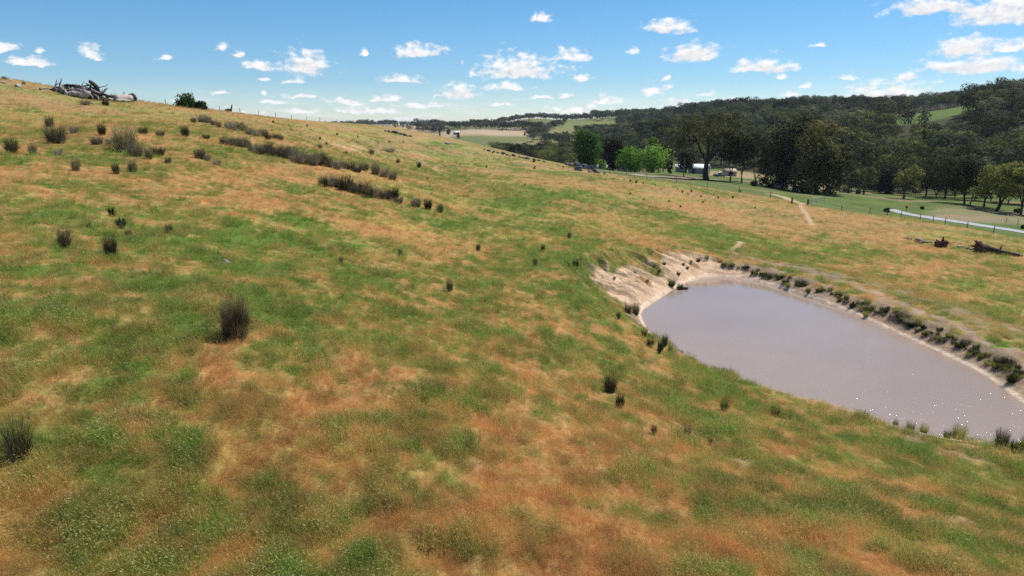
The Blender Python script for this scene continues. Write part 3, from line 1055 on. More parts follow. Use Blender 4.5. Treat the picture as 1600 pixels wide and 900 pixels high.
# ------------------------------------------------------------------ plants: builders
def blades(rg, n, h, w, base_r, top_r, seg=3, hv=.25, curve=.5, fold=0.0, cx=0.0, cy=0.0, tip=.25):
    """n tapering stems rising from a tuft; returns vertices and quads"""
    a = rg.random(n) * 2 * math.pi
    rb = base_r * np.sqrt(rg.random(n))
    bx, by = cx + rb * np.cos(a), cy + rb * np.sin(a)
    a2 = a + rg.normal(0, .5, n)
    hh = h * (1 + hv * (rg.random(n) * 2 - 1.4))
    out = top_r * rg.random(n) ** .7
    yaw = rg.random(n) * math.pi
    sx, sy = np.cos(yaw), np.sin(yaw)
    s = np.linspace(0, 1, seg + 1)
    k = s ** (1 + curve)
    X = bx[:, None] + np.cos(a2)[:, None] * out[:, None] * k
    Y = by[:, None] + np.sin(a2)[:, None] * out[:, None] * k
    Z = hh[:, None] * (s - .18 * (out / max(top_r, 1e-6))[:, None] * s ** 3)
    wd = w * (1 - (1 - tip) * s ** 1.5) * .5
    L = np.stack([X - sx[:, None] * wd, Y - sy[:, None] * wd, Z], -1)
    R = np.stack([X + sx[:, None] * wd, Y + sy[:, None] * wd, Z], -1)
    V = np.stack([L, R], 2).reshape(n, (seg + 1) * 2, 3)
    q = []
    for i in range(seg):
        q.append([2 * i, 2 * i + 1, 2 * i + 3, 2 * i + 2])
    q = np.array(q)
    Q = (q[None] + (np.arange(n) * (seg + 1) * 2)[:, None, None]).reshape(-1, 4)
    return V.reshape(-1, 3), Q, np.stack([X[:, -1], Y[:, -1], Z[:, -1]], -1)


def heads(rg, P, ln, w):
    """slim seed heads nodding at the stem tips"""
    n = len(P)
    d = rg.normal(0, 1, (n, 3)); d[:, 2] = np.abs(d[:, 2]) * .6 + .4
    d /= np.linalg.norm(d, axis=1)[:, None]
    s = np.cross(d, rg.normal(0, 1, (n, 3))); s /= np.linalg.norm(s, axis=1)[:, None]
    ll = ln * (.6 + .8 * rg.random(n))[:, None]
    V = np.stack([P - d * ll * .2, P + s * w * .5 + d * ll * .4, P + d * ll, P - s * w * .5 + d * ll * .4], 1).reshape(-1, 3)
    return V, np.arange(n * 4).reshape(n, 4)


# ------------------------------------------------------------------ grass: uncountable tufts on the near slope
def grass_mat(name, head=False):
    t = NT(name)
    a = t.n("ShaderNodeAttribute", attribute_name="dry", attribute_type='INSTANCER')
    b = t.n("ShaderNodeAttribute", attribute_name="tone", attribute_type='INSTANCER')
    if head:
        col = t.ramp(a.outputs["Fac"], [(.2, (.46, .46, .19)), (.55, (.58, .46, .22)), (.9, (.58, .37, .17))])
    else:
        col = t.ramp(a.outputs["Fac"], [(.15, tuple(G_LO * 2.3)), (.40, tuple(G_MID * 2.1)), (.62, tuple(G_TAN * 1.8)), (.86, tuple(G_OR * 1.7))])
    hs = t.n("ShaderNodeHueSaturation")
    t.l(t.math('ADD', t.math('MULTIPLY', b.outputs["Fac"], .55), .78), hs.inputs["Value"])
    t.l(col, hs.inputs["Color"])
    d = t.n("ShaderNodeBsdfDiffuse"); t.l(hs.outputs[0], d.inputs[0])
    tr = t.n("ShaderNodeBsdfTranslucent"); t.l(hs.outputs[0], tr.inputs[0])
    mx = t.n("ShaderNodeMixShader"); mx.inputs[0].default_value = .45
    t.l(d.outputs[0], mx.inputs[1]); t.l(tr.outputs[0], mx.inputs[2])
    return t.done(mx.outputs[0])


M['grass'] = grass_mat("grass_blades")
M['seed'] = grass_mat("grass_seed_heads", True)
grass_col = bpy.data.collections.new("grass_tufts")
for k in range(9):
    rg = np.random.default_rng(100 + k)
    m = MB()
    if k < 3:       # leafy green tufts
        V, Q, tp = blades(rg, 46, .20 + .05 * k, .011, .22, .20, 3, .5, .8)
        m.add(V, Q)
        V, Q, tp = blades(rg, 10, .34, .006, .2, .12, 3, .3, .6)
        m.add(V, Q); m.add(*heads(rg, tp[:9], .045, .015), m=1)
    elif k < 7:     # fine dry stalks with small heads
        V, Q, tp = blades(rg, 52, .24 + .03 * k / 3, .007, .26, .16, 2, .45, .5)
        m.add(V, Q); m.add(*heads(rg, tp[:30], .035, .012), m=0)
        m.add(*heads(rg, tp[30:33], .05, .016), m=1)
    else:           # pale seeding stems
        V, Q, tp = blades(rg, 18, .40, .006, .22, .20, 3, .35, .7)
        m.add(V, Q, m=0); m.add(*heads(rg, tp[:12], .055, .018), m=1)
        V, Q, tp = blades(rg, 20, .18, .012, .2, .2, 2, .4, .8)
        m.add(V, Q, m=0)
    grass_col.objects.link(bpy.data.objects.new("tuft_%02d" % k, m.mesh("tuft", [M['grass'], M['seed']])))


def point_cloud(name, P, attrs, coll, label, kind="stuff", cat=None):
    me = bpy.data.meshes.new(name)
    me.vertices.add(len(P))
    me.vertices.foreach_set("co", np.asarray(P, np.float32).ravel())
    for k, (v, tp) in attrs.items():
        a = me.attributes.new(k, tp, 'POINT')
        if tp == 'FLOAT_VECTOR':
            a.data.foreach_set("vector", np.asarray(v, np.float32).ravel())
        elif tp == 'INT':
            a.data.foreach_set("value", np.asarray(v, np.int32))
        else:
            a.data.foreach_set("value", np.asarray(v, np.float32))
    o = link(bpy.data.objects.new(name, me))
    g = bpy.data.node_groups.new(name + "_scatter", 'GeometryNodeTree')
    g.interface.new_socket("Geometry", in_out='INPUT', socket_type='NodeSocketGeometry')
    g.interface.new_socket("Geometry", in_out='OUTPUT', socket_type='NodeSocketGeometry')
    gi = g.nodes.new("NodeGroupInput"); go = g.nodes.new("NodeGroupOutput")
    ci = g.nodes.new("GeometryNodeCollectionInfo"); ci.inputs["Collection"].default_value = coll
    ci.inputs["Separate Children"].default_value = True; ci.inputs["Reset Children"].default_value = True
    ip = g.nodes.new("GeometryNodeInstanceOnPoints"); ip.inputs["Pick Instance"].default_value = True

    def attr(nm, tp):
        n = g.nodes.new("GeometryNodeInputNamedAttribute"); n.data_type = tp; n.inputs["Name"].default_value = nm
        return n.outputs["Attribute"]
    g.links.new(gi.outputs[0], ip.inputs["Points"])
    g.links.new(ci.outputs[0], ip.inputs["Instance"])
    g.links.new(attr("pick", 'INT'), ip.inputs["Instance Index"])
    g.links.new(attr("rot", 'FLOAT_VECTOR'), ip.inputs["Rotation"])
    g.links.new(attr("size", 'FLOAT_VECTOR'), ip.inputs["Scale"])
    g.links.new(ip.outputs[0], go.inputs[0])
    md = o.modifiers.new("scatter", 'NODES'); md.node_group = g
    return tag(o, label, cat, kind=kind)


NG = 120000
gr = np.exp(rng.uniform(math.log(6.5), math.log(170), NG)); ga = np.radians(rng.uniform(-43, 43, NG))
px_, py_ = gr * np.sin(ga), gr * np.cos(ga)
_, sw, dr, gout_ = land_color(px_, py_)
ss = pond_s(px_, py_)
clump = fbm(px_ / .8, py_ / .8, 305, 2)
keep = (sw < .25) & (ss > .4) & (gout_ < .5) & (rng.random(NG) < .35 + 1.1 * clump)
px_, py_, dr, gr, clump = px_[keep], py_[keep], dr[keep], gr[keep], clump[keep]
n = len(px_)
pz_ = H(px_, py_) - .015
u = rng.random(n)
pick = np.where(u < .035 + .12 * sstep(.5, .62, fbm(px_ / 2.2, py_ / 2.2, 301, 2)), 7 + rng.integers(0, 2, n), np.where(dr + rng.normal(0, .12, n) < .46, rng.integers(0, 3, n), 3 + rng.integers(0, 4, n)))
sz = .70 * (.52 + .92 * fbm(px_ / 1.1, py_ / 1.1, 303, 3) ** 1.2) * (.75 + .5 * rng.random(n)) * (1 + .9 * sstep(20, 110, gr)) * (.75 + .35 * (1 - sstep(.4, .8, dr)))
flat = 1 - .35 * sstep(30, 120, gr)
# the whole sward leans with the breeze, towards the left and a little towards the near side
tx_ = -.16 + rng.normal(0, .14, n); ty_ = -.30 + rng.normal(0, .14, n); a_ = rng.random(n) * 6.28
ca, sa, cx_, sx_, cy_, sy_ = np.cos(a_), np.sin(a_), np.cos(-tx_), np.sin(-tx_), np.cos(ty_), np.sin(ty_)
# Ry(ty) Rx(tx) Rz(a), written back as XYZ angles
m00 = cy_ * ca + sy_ * sx_ * sa; m10 = cx_ * sa; m20 = -sy_ * ca + cy_ * sx_ * sa; m21 = sy_ * sa + cy_ * sx_ * ca; m22 = cy_ * cx_
rot = np.stack([np.arctan2(m21, m22), -np.arcsin(np.clip(m20, -1, 1)), np.arctan2(m10, m00)], 1)
point_cloud("grass", np.stack([px_, py_, pz_], 1),
            {"pick": (pick, 'INT'), "rot": (rot, 'FLOAT_VECTOR'), "size": (np.stack([sz, sz, sz * flat], 1), 'FLOAT_VECTOR'),
             "dry": (np.clip(dr + rng.normal(0, .13, n), 0, 1), 'FLOAT'), "tone": (.4 * rng.random(n) + .6 * sstep(.3, .7, fbm(px_ / .7, py_ / .7, 307, 2)), 'FLOAT')},
            grass_col, "knee high green and rust coloured pasture grass with pale seed heads")

# ------------------------------------------------------------------ rush tussocks
def rush_mesh(name, seed, n, w, spread=.45, h=1.0, mat='rush', base=.2):
    rg = np.random.default_rng(seed)
    m = MB()
    V, Q, tp = blades(rg, n, h, w, base, spread, 3, .35, .25, tip=.35)
    m.add(V, Q)
    V, Q, tp = blades(rg, n // 2, h * .6, w * 1.2, base * 1.1, spread * 1.2, 2, .4, .4, tip=.4)
    m.add(V, Q)
    return m.mesh(name, [M[mat]])


RUSH = {'big': [rush_mesh("rush_tussock", 11, 900, .010, .27, 1.0, 'rush_dark', .20)],
        'loose': [rush_mesh("rush_tussock", 12, 230, .010, .34, 1.0, 'rush_dark', .20)],
        'mid': [rush_mesh("rush_tussock", 20 + k, 340, .016, .30, 1.0, 'rush', .24) for k in range(3)],
        'grey': [rush_mesh("rush_tussock", 30 + k, 330, .020, .52, 1.0, 'rush_grey', .40) for k in range(4)],
        'bank': [rush_mesh("bank_rush", 40 + k, 240, .022, .55, 1.0, 'bank_plant', .34) for k in range(4)],
        'green': [rush_mesh("rush_tussock", 50 + k, 300, .013, .30, 1.0, 'bank_plant', .20) for k in range(3)],
        'thistle': [rush_mesh("thistle", 60 + k, 90, .07, .36, 1.0, 'thistle', .22) for k in range(3)]}
_ri = {}


def place_rush(px, py, hp, kind, label, group=None, name="rush_tussock", cat="tussock", wide=1.0, pos=None):
    q = hits([(px, py)])[0] if pos is None else pos
    for _ in range(30):
        if pond_s(np.array([q[0]]), np.array([q[1]]))[0] > .12 or py < 530:
            break
        q = np.array([q[0] * .99, q[1] * .99, 0.0])
    q = np.array([q[0], q[1], hz(q[0], q[1])])
    dep = q[1] * CP - (q[2] - CAMZ) * SP
    h = hp / F * dep * (1.25 if hp > 40 else 1.15 if hp > 24 and kind != 'green' else .98)
    k = _ri.get(kind, 0); _ri[kind] = k + 1
    o = link(bpy.data.objects.new(name, RUSH[kind][k % len(RUSH[kind])]))
    o.location = (q[0], q[1], hz(q[0], q[1]) - .01 * h)
    o.rotation_euler = (random.uniform(-.06, .06), random.uniform(-.06, .06), random.uniform(0, 6.28))
    o.scale = (h * wide * random.uniform(.9, 1.1), h * wide * random.uniform(.9, 1.1), h)
    return tag(o, label, cat, group)


# single tussocks: pixel of the foot, height in pixels, kind, width, label
SINGLE = [
    (367, 531, 54, 'big', 1.0, "big dark vase shaped rush tussock alone on the green slope left of the dam"),
    (30, 722, 64, 'loose', .8, "loose brown rush tussock at the lower left edge of the paddock"),
    (953, 612, 26, 'mid', .9, "upper of two dark tussocks close together below the near bank of the dam"),
    (968, 637, 23, 'mid', .85, "lower of two dark tussocks close together below the near bank of the dam"),
    (1022, 678, 19, 'loose', .8, "thin wispy brown tussock downhill of the two paired dark tussocks"),
    (1073, 685, 21, 'mid', .8, "small dark upright tussock below the middle of the near dam bank"),
    (1109, 695, 14, 'loose', .9, "faint low brown tussock just right of a small dark upright tussock"),
    (1132, 641, 25, 'green', .9, "dark green pointed tussock on the orange strip under the near dam bank"),
    (1212, 646, 20, 'green', 1.2, "wide green tussock right of the pointed one under the near dam bank"),
    (174, 401, 30, 'mid', .8, "darkest and tallest narrow tussock, right one of a pair on the left slope"),
    (101, 389, 31, 'mid', .75, "slim brown tussock, left one of a pair on the left slope"),
    (201, 371, 14, 'mid', 1.0, "small tussock beside the grey thistles on the left slope"),
    (265, 365, 15, 'mid', 1.0, "small grey tussock alone to the right of the thistles"),
    (19, 240, 24, 'mid', 1.1, "large tussock at the left edge of the upper slope"),
    (52, 241, 17, 'mid', .9, "smaller tussock just right of the large one at the left edge"),
    (88, 225, 26, 'grey', .9, "broad grey brown tussock below a round dark one on the upper left slope"),
    (78, 198, 17, 'mid', 1.0, "round dark tussock highest on the far left of the slope"),
    (116, 208, 13, 'grey', 1.0, "low grey tussock right of the round dark one on the far left"),
    (160, 211, 18, 'mid', .95, "upright dark tussock above the largest clump of the upper left slope"),
    (196, 236, 32, 'mid', 1.3, "largest darkest tussock in the upper left clump"),
    (213, 244, 20, 'grey', 1.0, "grey tussock tucked against the right foot of the largest dark one"),
    (233, 248, 19, 'mid', .95, "dark tussock at the lower end of the upper left clump"),
    (246, 243, 15, 'grey', 1.3, "spreading pale grey tussock at the right end of the upper left clump"),
    (172, 228, 13, 'grey', .9, "small grey tussock touching the left side of the largest dark one"),
    (152, 226, 13, 'grey', 1.2, "pale low tussock at the left end of the upper left clump"),
    (290, 213, 17, 'mid', 1.1, "lone dark tussock below the start of the top rush band"),
    (313, 248, 17, 'grey', .9, "taller of two grey tussocks standing alone below the rush bands"),
    (324, 251, 11, 'grey', .9, "shorter of two grey tussocks standing alone below the rush bands"),
    (119, 266, 20, 'mid', .9, "brown tussock by itself lower on the far left of the upper slope"),
    (182, 272, 19, 'mid', .85, "left of two dark tussocks beneath the upper left clump"),
    (208, 268, 19, 'mid', .9, "right of two dark tussocks beneath the upper left clump"),
    (91, 242, 10, 'grey', 1.0, "little grey tuft under the broad grey brown tussock"),
    (263, 255, 10, 'grey', .9, "little tuft right of the spreading pale grey tussock"),
    (224, 209, 11, 'grey', 1.2, "pale tuft right of the upright dark tussock on the upper slope"),
    (251, 213, 9, 'grey', 1.2, "faint pale tuft between the upright dark tussock and the lone dark one"),
    (322, 217, 8, 'grey', 1.3, "low tuft just left of the middle rush band"),
    (340, 258, 9, 'grey', 1.1, "faint tuft right of the two grey tussocks under the rush bands"),
    (165, 165, 10, 'mid', 1.3, "dark round tussock just below the big log pile"),
    (134, 164, 9, 'grey', 1.5, "pale grey tussock below the middle of the log pile"),
    (703, 454, 20, 'mid', .75, "narrow dark tussock alone in the middle of the paddock"),
    (747, 393, 13, 'mid', .75, "small dark tussock higher up from the narrow one mid paddock"),
    (836, 415, 13, 'mid', .7, "slim tussock left of the bare end of the dam"),
    (848, 393, 12, 'mid', .7, "slim tussock uphill of the dam near two others"),
    (900, 418, 14, 'mid', .9, "dark tussock at the left end of the thin track to the dam"),
    (889, 372, 10, 'mid', .8, "tiny dark tussock in the open grass above the dam track"),
    (533, 412, 13, 'mid', .7, "thin tussock by itself on the green middle slope"),
    (626, 399, 13, 'loose', .7, "thin pale tussock in the middle of the green slope"),
    (669, 327, 17, 'mid', 1.0, "bigger of the tussocks just past the end of the lowest rush band"),
    (688, 332, 14, 'mid', .9, "last tussock past the end of the lowest rush band"),
    (650, 323, 14, 'grey', 1.0, "grey tussock nearest the end of the lowest rush band"),
    (587, 273, 20, 'mid', 1.1, "dark spiky tussock past the end of the long middle rush band"),
    (600, 277, 15, 'grey', .9, "grey tussock beside the dark spiky one past the middle band"),
    (613, 281, 15, 'grey', .8, "last grey tussock past the end of the middle rush band"),
    (398, 211, 9, 'mid', .9, "dark tussock poking up between the top and middle rush bands"),
    (581, 241, 9, 'mid', 1.3, "low dark tussock by the bare scar in front of the crest"),
    (608, 237, 7, 'grey', 2.4, "flat grey tussock on the bank of the old scar below the crest"),
    (500, 233, 9, 'mid', 1.0, "tussock among the reddish bare patches of the upper slope"),
    (540, 242, 6, 'mid', 1.4, "low tussock below the reddish bare patches"),
    (622, 255, 7, 'mid', 1.2, "dark tuft below the old scar, uphill of the cattle track"),
]
for a, b, h, k, w, lab in SINGLE:
    place_rush(a, b, h, k, lab, wide=w)

# the three bands of rushes along the wet lines of the slope
ORD = ["first", "second", "third", "fourth", "fifth", "sixth", "seventh", "eighth", "ninth", "tenth", "eleventh", "twelfth", "thirteenth", "fourteenth", "fifteenth",
       "sixteenth", "seventeenth", "eighteenth", "nineteenth", "twentieth"]


def ordinal(i, n):
    """place in a row, counted from the nearer end"""
    if i < (n + 1) // 2:
        return ("leftmost" if i == 0 else ORD[i] + " from the left") if i < 20 else None
    j = n - 1 - i
    return ("rightmost" if j == 0 else ORD[j] + " from the right") if j < 20 else None


BANDS = [("top", [(300, 191), (330, 195), (362, 203), (390, 209), (420, 217), (446, 222)], 15, 10),
         ("middle", [(343, 229), (366, 225), (395, 237), (430, 246), (470, 254), (510, 260), (545, 266), (572, 271)], 24, 14),
         ("lowest", [(498, 291), (520, 291), (545, 299), (575, 307), (600, 312), (628, 318)], 14, 16)]
for nm, P, n, hp in BANDS:
    P = np.array(P, float)
    L = np.concatenate([[0], np.cumsum(np.linalg.norm(np.diff(P, axis=0), axis=1))])
    for i in range(n):
        q = (i + .5) / n * L[-1]
        a, b = np.interp(q, L, P[:, 0]), np.interp(q, L, P[:, 1])
        k = .85 + .38 * math.sin(math.pi * (i + .6) / n) + random.uniform(-.2, .3)
        place_rush(a + random.uniform(-3, 3), b + random.uniform(-3.5, 1.5), hp * k, 'grey' if i % 4 else 'mid',
                   "bushy grey brown rush, %s in the %s of the three rush bands" % (ordinal(i, n), nm), "rushes in the %s band" % nm, wide=random.uniform(.8, 1.2) * (1 if i % 4 else 1.4))
# scattered little dark plants on the crest slope
DOTS = [(427, 192), (452, 197), (480, 198), (500, 218), (527, 211), (559, 215), (591, 224), (608, 223), (630, 222), (655, 257), (668, 281), (695, 261), (772, 298), (835, 264),
        (926, 331), (985, 284), (994, 286), (1005, 287), (1024, 290), (985, 304), (1006, 313), (1015, 325), (1045, 316), (1059, 297), (1066, 301), (1075, 304), (1080, 300),
        (1095, 308), (1122, 310), (1145, 310), (1180, 325), (1063, 324), (1098, 317), (880, 262), (836, 262), (770, 240), (456, 204), (425, 205), (510, 226), (735, 300), (820, 290), (760, 262), (1157, 300), (890, 300), (860, 318)]
for i, (a, b) in enumerate(DOTS):
    zone = "on the crest slope" if b < 232 else ("by the bottom fence" if a > 970 else "in the far middle of the paddock")
    place_rush(a, b, random.uniform(2.6, 4.4) * (1.1 if a > 970 and b < 310 else 1), 'mid', "tiny dark weed tuft scattered %s" % zone, "tiny dark tufts " + zone, "weed_tuft", "weed", wide=1.0)
for a, b, h, lab in [(190, 358, 18, "tall grey thistle just above a small tussock on the left slope"), (175, 338, 14, "dark leafy thistle highest of the thistles on the left slope"),
                     (183, 352, 9, "small thistle left of the tall grey one"), (140, 356, 8, "little dark weed left of the thistles"),
                     (834, 254, 6, "tiny thistle at the crest beside the far stones"), (655, 262, 9, "upright green thistle on the slope below the old scar")]:
    place_rush(a, b, h, 'thistle', lab, name="thistle", cat="thistle", wide=.9)
# rushes at the water's edge on the near and bare sides
EDGE = [(981, 489, 20, 'loose', 1.1, "brown rush clump at the corner where sand meets the near bank"), (993, 492, 21, 'mid', .8, "dark rush at the water's corner of the bare bank"),
        (966, 498, 11, 'mid', .9, "small dark rush uphill of the water's corner"), (1006, 526, 15, 'loose', 1.0, "brown rush standing on the near bank just past the corner"),
        (1016, 541, 17, 'loose', 1.2, "broad brown rush on the near bank below the corner"), (1032, 547, 16, 'mid', .9, "dark rush in the row along the near bank"),
        (1047, 549, 14, 'green', .9, "green rush in the row along the near bank"), (1062, 545, 13, 'mid', 1.1, "last dark rush of the row along the near bank"),
        (1038, 540, 18, 'mid', .8, "tallest dark rush of the row along the near bank"), (1030, 552, 11, 'loose', .9, "short brown rush lowest in the near bank row"),
        (1400, 656, 14, 'green', .9, "leftmost green rush of those at the lower shore"), (1424, 663, 21, 'green', .9, "second green rush along the lower shore, tall and narrow"),
        (1444, 670, 19, 'green', 1.1, "third green rush along the lower shore, wide"), (1497, 682, 26, 'green', 1.2, "largest dark green rush beside the sandy beach"),
        (1480, 684, 15, 'green', 1.2, "low green rush touching the left side of the largest shore rush"), (1564, 699, 26, 'mid', .9, "dark upright rush standing on the sandy beach"),
        (1583, 706, 22, 'green', .9, "dark rush right of the upright one on the beach"), (1600, 705, 26, 'green', .8, "rush cut by the right edge beside the beach"),
        (1049, 447, 13, 'bank', .9, "small bright green bush on the bare sandy bank"), (1062, 455, 14, 'green', 1.0, "dark rush at the waterline of the bare bank next to the duck")]
for a, b, h, k, w, lab in EDGE:
    place_rush(a, b, h, k, lab, wide=w, group="rushes round the near shore", name="shore_rush", cat="rush")
# the overgrown far bank
fb = [(1093, 410, 10), (1105, 412, 11), (1118, 413, 9), (1125, 416, 8), (1150, 420, 8), (1165, 424, 9), (1178, 428, 9), (1192, 436, 12), (1205, 440, 10), (1220, 444, 13), (1240, 452, 17), (1228, 440, 8),
      (1256, 455, 11), (1270, 460, 13), (1285, 466, 14), (1300, 470, 13), (1312, 476, 15), (1326, 478, 15), (1338, 486, 13), (1352, 497, 19), (1378, 508, 20), (1345, 478, 10), (1366, 482, 12), (1385, 490, 13),
      (1398, 489, 12), (1412, 500, 12), (1425, 512, 13), (1436, 508, 12), (1450, 523, 16), (1462, 527, 14), (1475, 536, 12), (1488, 545, 15), (1496, 536, 10), (1508, 547, 16), (1520, 552, 14), (1535, 583, 22),
      (1528, 560, 14), (1545, 560, 12), (1556, 577, 16), (1572, 596, 24), (1580, 580, 13), (1590, 598, 18), (1596, 585, 12), (1430, 496, 8), (1470, 516, 8), (1410, 486, 8), (1530, 545, 9), (1560, 560, 9),
      (1600, 612, 14), (1585, 568, 10), (1275, 449, 8), (1310, 462, 9), (1245, 440, 8)]
fb.sort()
fb = [q_ for k_, q_ in enumerate(fb) if k_ % 3 != 1]
for i, (a, b, h) in enumerate(fb):
    o = ordinal(i, len(fb))
    if o is None:
        o = "%s after the middle" % ORD[i - 20]
    tall = "tall" if h > 16 else ("low" if h < 10 else "bushy")
    s_ = random.uniform(-14, 14)
    place_rush(a + s_, b + s_ * .42 + random.uniform(-3.5, .6), h * random.uniform(.45, .82), 'loose' if i % 5 == 3 else 'bank', "%s green rush on the far dam bank, %s" % (tall, o), "rushes along the far dam bank", "bank_rush", "rush", wide=random.uniform(.7, 1.25) if h < 17 else .75)

# low scrub between the water's edge and the track on the dam crest
_ln = np.array([(1125, 412), (1180, 424), (1230, 437), (1290, 458), (1340, 476), (1400, 496), (1450, 518), (1500, 540), (1550, 566), (1600, 594)], float)
for i in range(110):
    f = (i + random.random()) / 110 * (len(_ln) - 1)
    k = min(int(f), len(_ln) - 2); pq = _ln[k] * (1 - (f - k)) + _ln[k + 1] * (f - k)
    wd_ = 3 + 9 * f / 9
    place_rush(pq[0] + random.uniform(-6, 6), pq[1] + random.uniform(-wd_, wd_ * .8), random.uniform(3.2, 7.5) * (.8 + .05 * f), ['bank', 'bank', 'thistle', 'grey'][i % 4],
               "low scrubby clump between the far waterline and the pale track on the dam crest", "low scrub on the far dam bank", "bank_scrub", "scrub", wide=random.uniform(1.2, 2.2))

for i, (a, b, h) in enumerate([(960, 436, 5), (975, 432, 6), (992, 428, 5), (1012, 440, 5), (1022, 418, 6), (1038, 414, 6), (1068, 414, 5), (1060, 430, 7), (1080, 410, 5), (1030, 425, 5), (1074, 420, 5)]):
    place_rush(a, b, h, 'loose', "little dead tuft clinging to the bare sandy bank of the dam", "dead tufts on the bare bank", "dead_tuft", "tuft", wide=1.5)


# ------------------------------------------------------------------ trees: builders
def crown_leaves(rg, centers, radii, per, leaf, flat=.75, droop=.0, up=.35):
    """leaf sprays scattered through several clumps of a crown"""
    Vs = []
    for c, r in zip(centers, radii):
        n = int(per * (r / np.mean(radii)) ** 2)
        d = rg.normal(0, 1, (n, 3)); d[:, 2] += up
        d /= np.linalg.norm(d, axis=1)[:, None]
        rad = r * (.45 + .6 * rg.random(n) ** .6)
        rad *= 1 + .28 * np.sin(d[:, 0] * 4.1 + c[0]) * np.cos(d[:, 1] * 3.7 + c[1]) + .12 * rg.normal(0, 1, n)
        P = np.asarray(c) + d * rad[:, None] * np.array([1, 1, flat])
        a = rg.normal(0, 1, (n, 3)); a[:, 2] -= droop; a /= np.linalg.norm(a, axis=1)[:, None]
        nn_ = rg.normal(0, .38, (n, 3)) + d * .95 + np.array([0, 0, .25]); a = np.cross(nn_, rg.normal(0, 1, (n, 3))); a /= np.linalg.norm(a, axis=1)[:, None] + 1e-9; b = np.cross(nn_, a); b /= np.linalg.norm(b, axis=1)[:, None] + 1e-9
        s = leaf * (.55 + .9 * rg.random(n))[:, None]
        Vs.append(np.stack([P - a * s * .6, P + b * s * .38, P + a * s * .6, P - b * s * .38], 1).reshape(-1, 3))
    V = np.concatenate(Vs)
    return V, np.arange(len(V)).reshape(-1, 4)


def limb(rg, m, p0, p1, r0, r1, sag=.12, k=5, n=6, mi=0):
    p0 = np.asarray(p0, float); p1 = np.asarray(p1, float)
    s = np.linspace(0, 1, n)[:, None]
    L = np.linalg.norm(p1 - p0)
    P = p0 + (p1 - p0) * s
    P = P + np.sin(s * math.pi) * rg.normal(0, sag * .4, 3) * L + np.array([0, 0, 1.0]) * np.sin(s * math.pi) * -sag * L * .25
    m.tube(P, np.linspace(r0, r1, n), k, mi, True, .12, rg)


def gum_shape(seed, h, w, clumps=11, low=.38, trunk_r=.35, per=150, leaf=.5, lean=0.0, forks=3, top_bias=.55, flat=.7, cr=.2, asym=0.0):
    """open spreading gum: trunk forks low into rising limbs, each ending in leaf clumps with gaps between"""
    rg = np.random.default_rng(seed)
    tr = MB(); fork = h * low * .75
    base = np.array([0, 0, -.3])
    fk = np.array([lean * h * .2, rg.normal(0, .02) * h, fork])
    limb(rg, tr, base, fk, trunk_r * 1.15, trunk_r * .75, .06, 8)
    mids = []
    for f in range(forks):
        a = 6.283 * f / forks + rg.normal(0, .4)
        q = np.array([math.cos(a) * w * .16 + lean * h * .3, math.sin(a) * w * .16, h * (low + .2 + .08 * rg.random())])
        limb(rg, tr, fk, q, trunk_r * .62, trunk_r * .38, .14, 6)
        mids.append(q)
    cen, rad = [], []
    for c in range(clumps):
        a = 2.399 * c + rg.normal(0, .35)
        f = (c + .5) / clumps
        zz = h * (low + .10 + (1 - low - .16) * (f ** (1 / (1 + top_bias))))
        env = math.sqrt(max(1 - ((zz / h - (low + .34)) / (.78 - low * .25)) ** 2, .08))
        rr_ = w * .5 * env * (.50 + .42 * rg.random())
        p = np.array([math.cos(a) * rr_ + lean * zz * .35 + asym * w * (zz / h - .5), math.sin(a) * rr_, zz])
        r = w * cr * (.75 + .55 * rg.random())
        cen.append(p); rad.append(r)
        q = mids[int(np.argmin([np.linalg.norm(p - k) for k in mids]))]
        limb(rg, tr, q, p - np.array([0, 0, r * .3]), trunk_r * .30, trunk_r * .08, .16, 4, 5)
    cl = MB(); cl.add(*crown_leaves(rg, cen, rad, per, leaf, flat, .5))
    return tr, cl


def round_shape(seed, h, w, low=.12, per=3000, leaf=.5, trunk_r=.25, cone=0.0, lumps=26, drape=0.0, skirt=.22):
    """full leafy tree: short trunk, many overlapping leaf clumps filling a domed crown"""
    rg = np.random.default_rng(seed)
    tr = MB()
    limb(rg, tr, (0, 0, -.3), (0, 0, h * .55), trunk_r, trunk_r * .4, .04, 7)
    cen, rad = [], []
    for c in range(lumps):
        f = (c + .5) / lumps
        a = 2.399 * c
        z = low + (1 - low) * (.10 + .82 * f)
        u = (z - low) / (1 - low)
        env = (math.sin(min(u * 1.25 + skirt, 1.57) * 1.0) * math.sqrt(max(1 - u ** 2.6, .05))) * (1 - cone * u)
        rr_ = w * .5 * env * (.55 + .3 * rg.random())
        a += rg.normal(0, .3); rr_ *= rg.uniform(.6, 1.32); z += rg.normal(0, .035)
        p = np.array([math.cos(a) * rr_, math.sin(a) * rr_, h * z])
        cen.append(p); rad.append(w * .19 * (.45 + .95 * rg.random()) * (1 - .45 * cone * u))
        if c % 2 == 0:
            limb(rg, tr, (0, 0, h * min(z * .7, .5)), p, trunk_r * .35, .02, .08, 4, 4)
    cl = MB(); cl.add(*crown_leaves(rg, cen, rad, per / lumps, leaf, .9 + drape, drape * 2, .25))
    return tr, cl


def make_tree(name, loc, shape, bark, leaf, label, cat="tree", group=None, rz=0.0):
    tr, cl = shape
    e = empty(name, loc, rz)
    tr.build("trunk", M[bark], e, smooth=True)
    cl.build("crown", M[leaf], e)
    return tag(e, label, cat, group)


def spot(px, py, sink=.15):
    q = hits([(px, py)])[0]
    return np.array([q[0], q[1], hz(q[0], q[1]) - sink])


def depth_of(q):
    return q[1] * CP - (q[2] - CAMZ) * SP


def size_m(q, pxs):
    return pxs / F * depth_of(q)


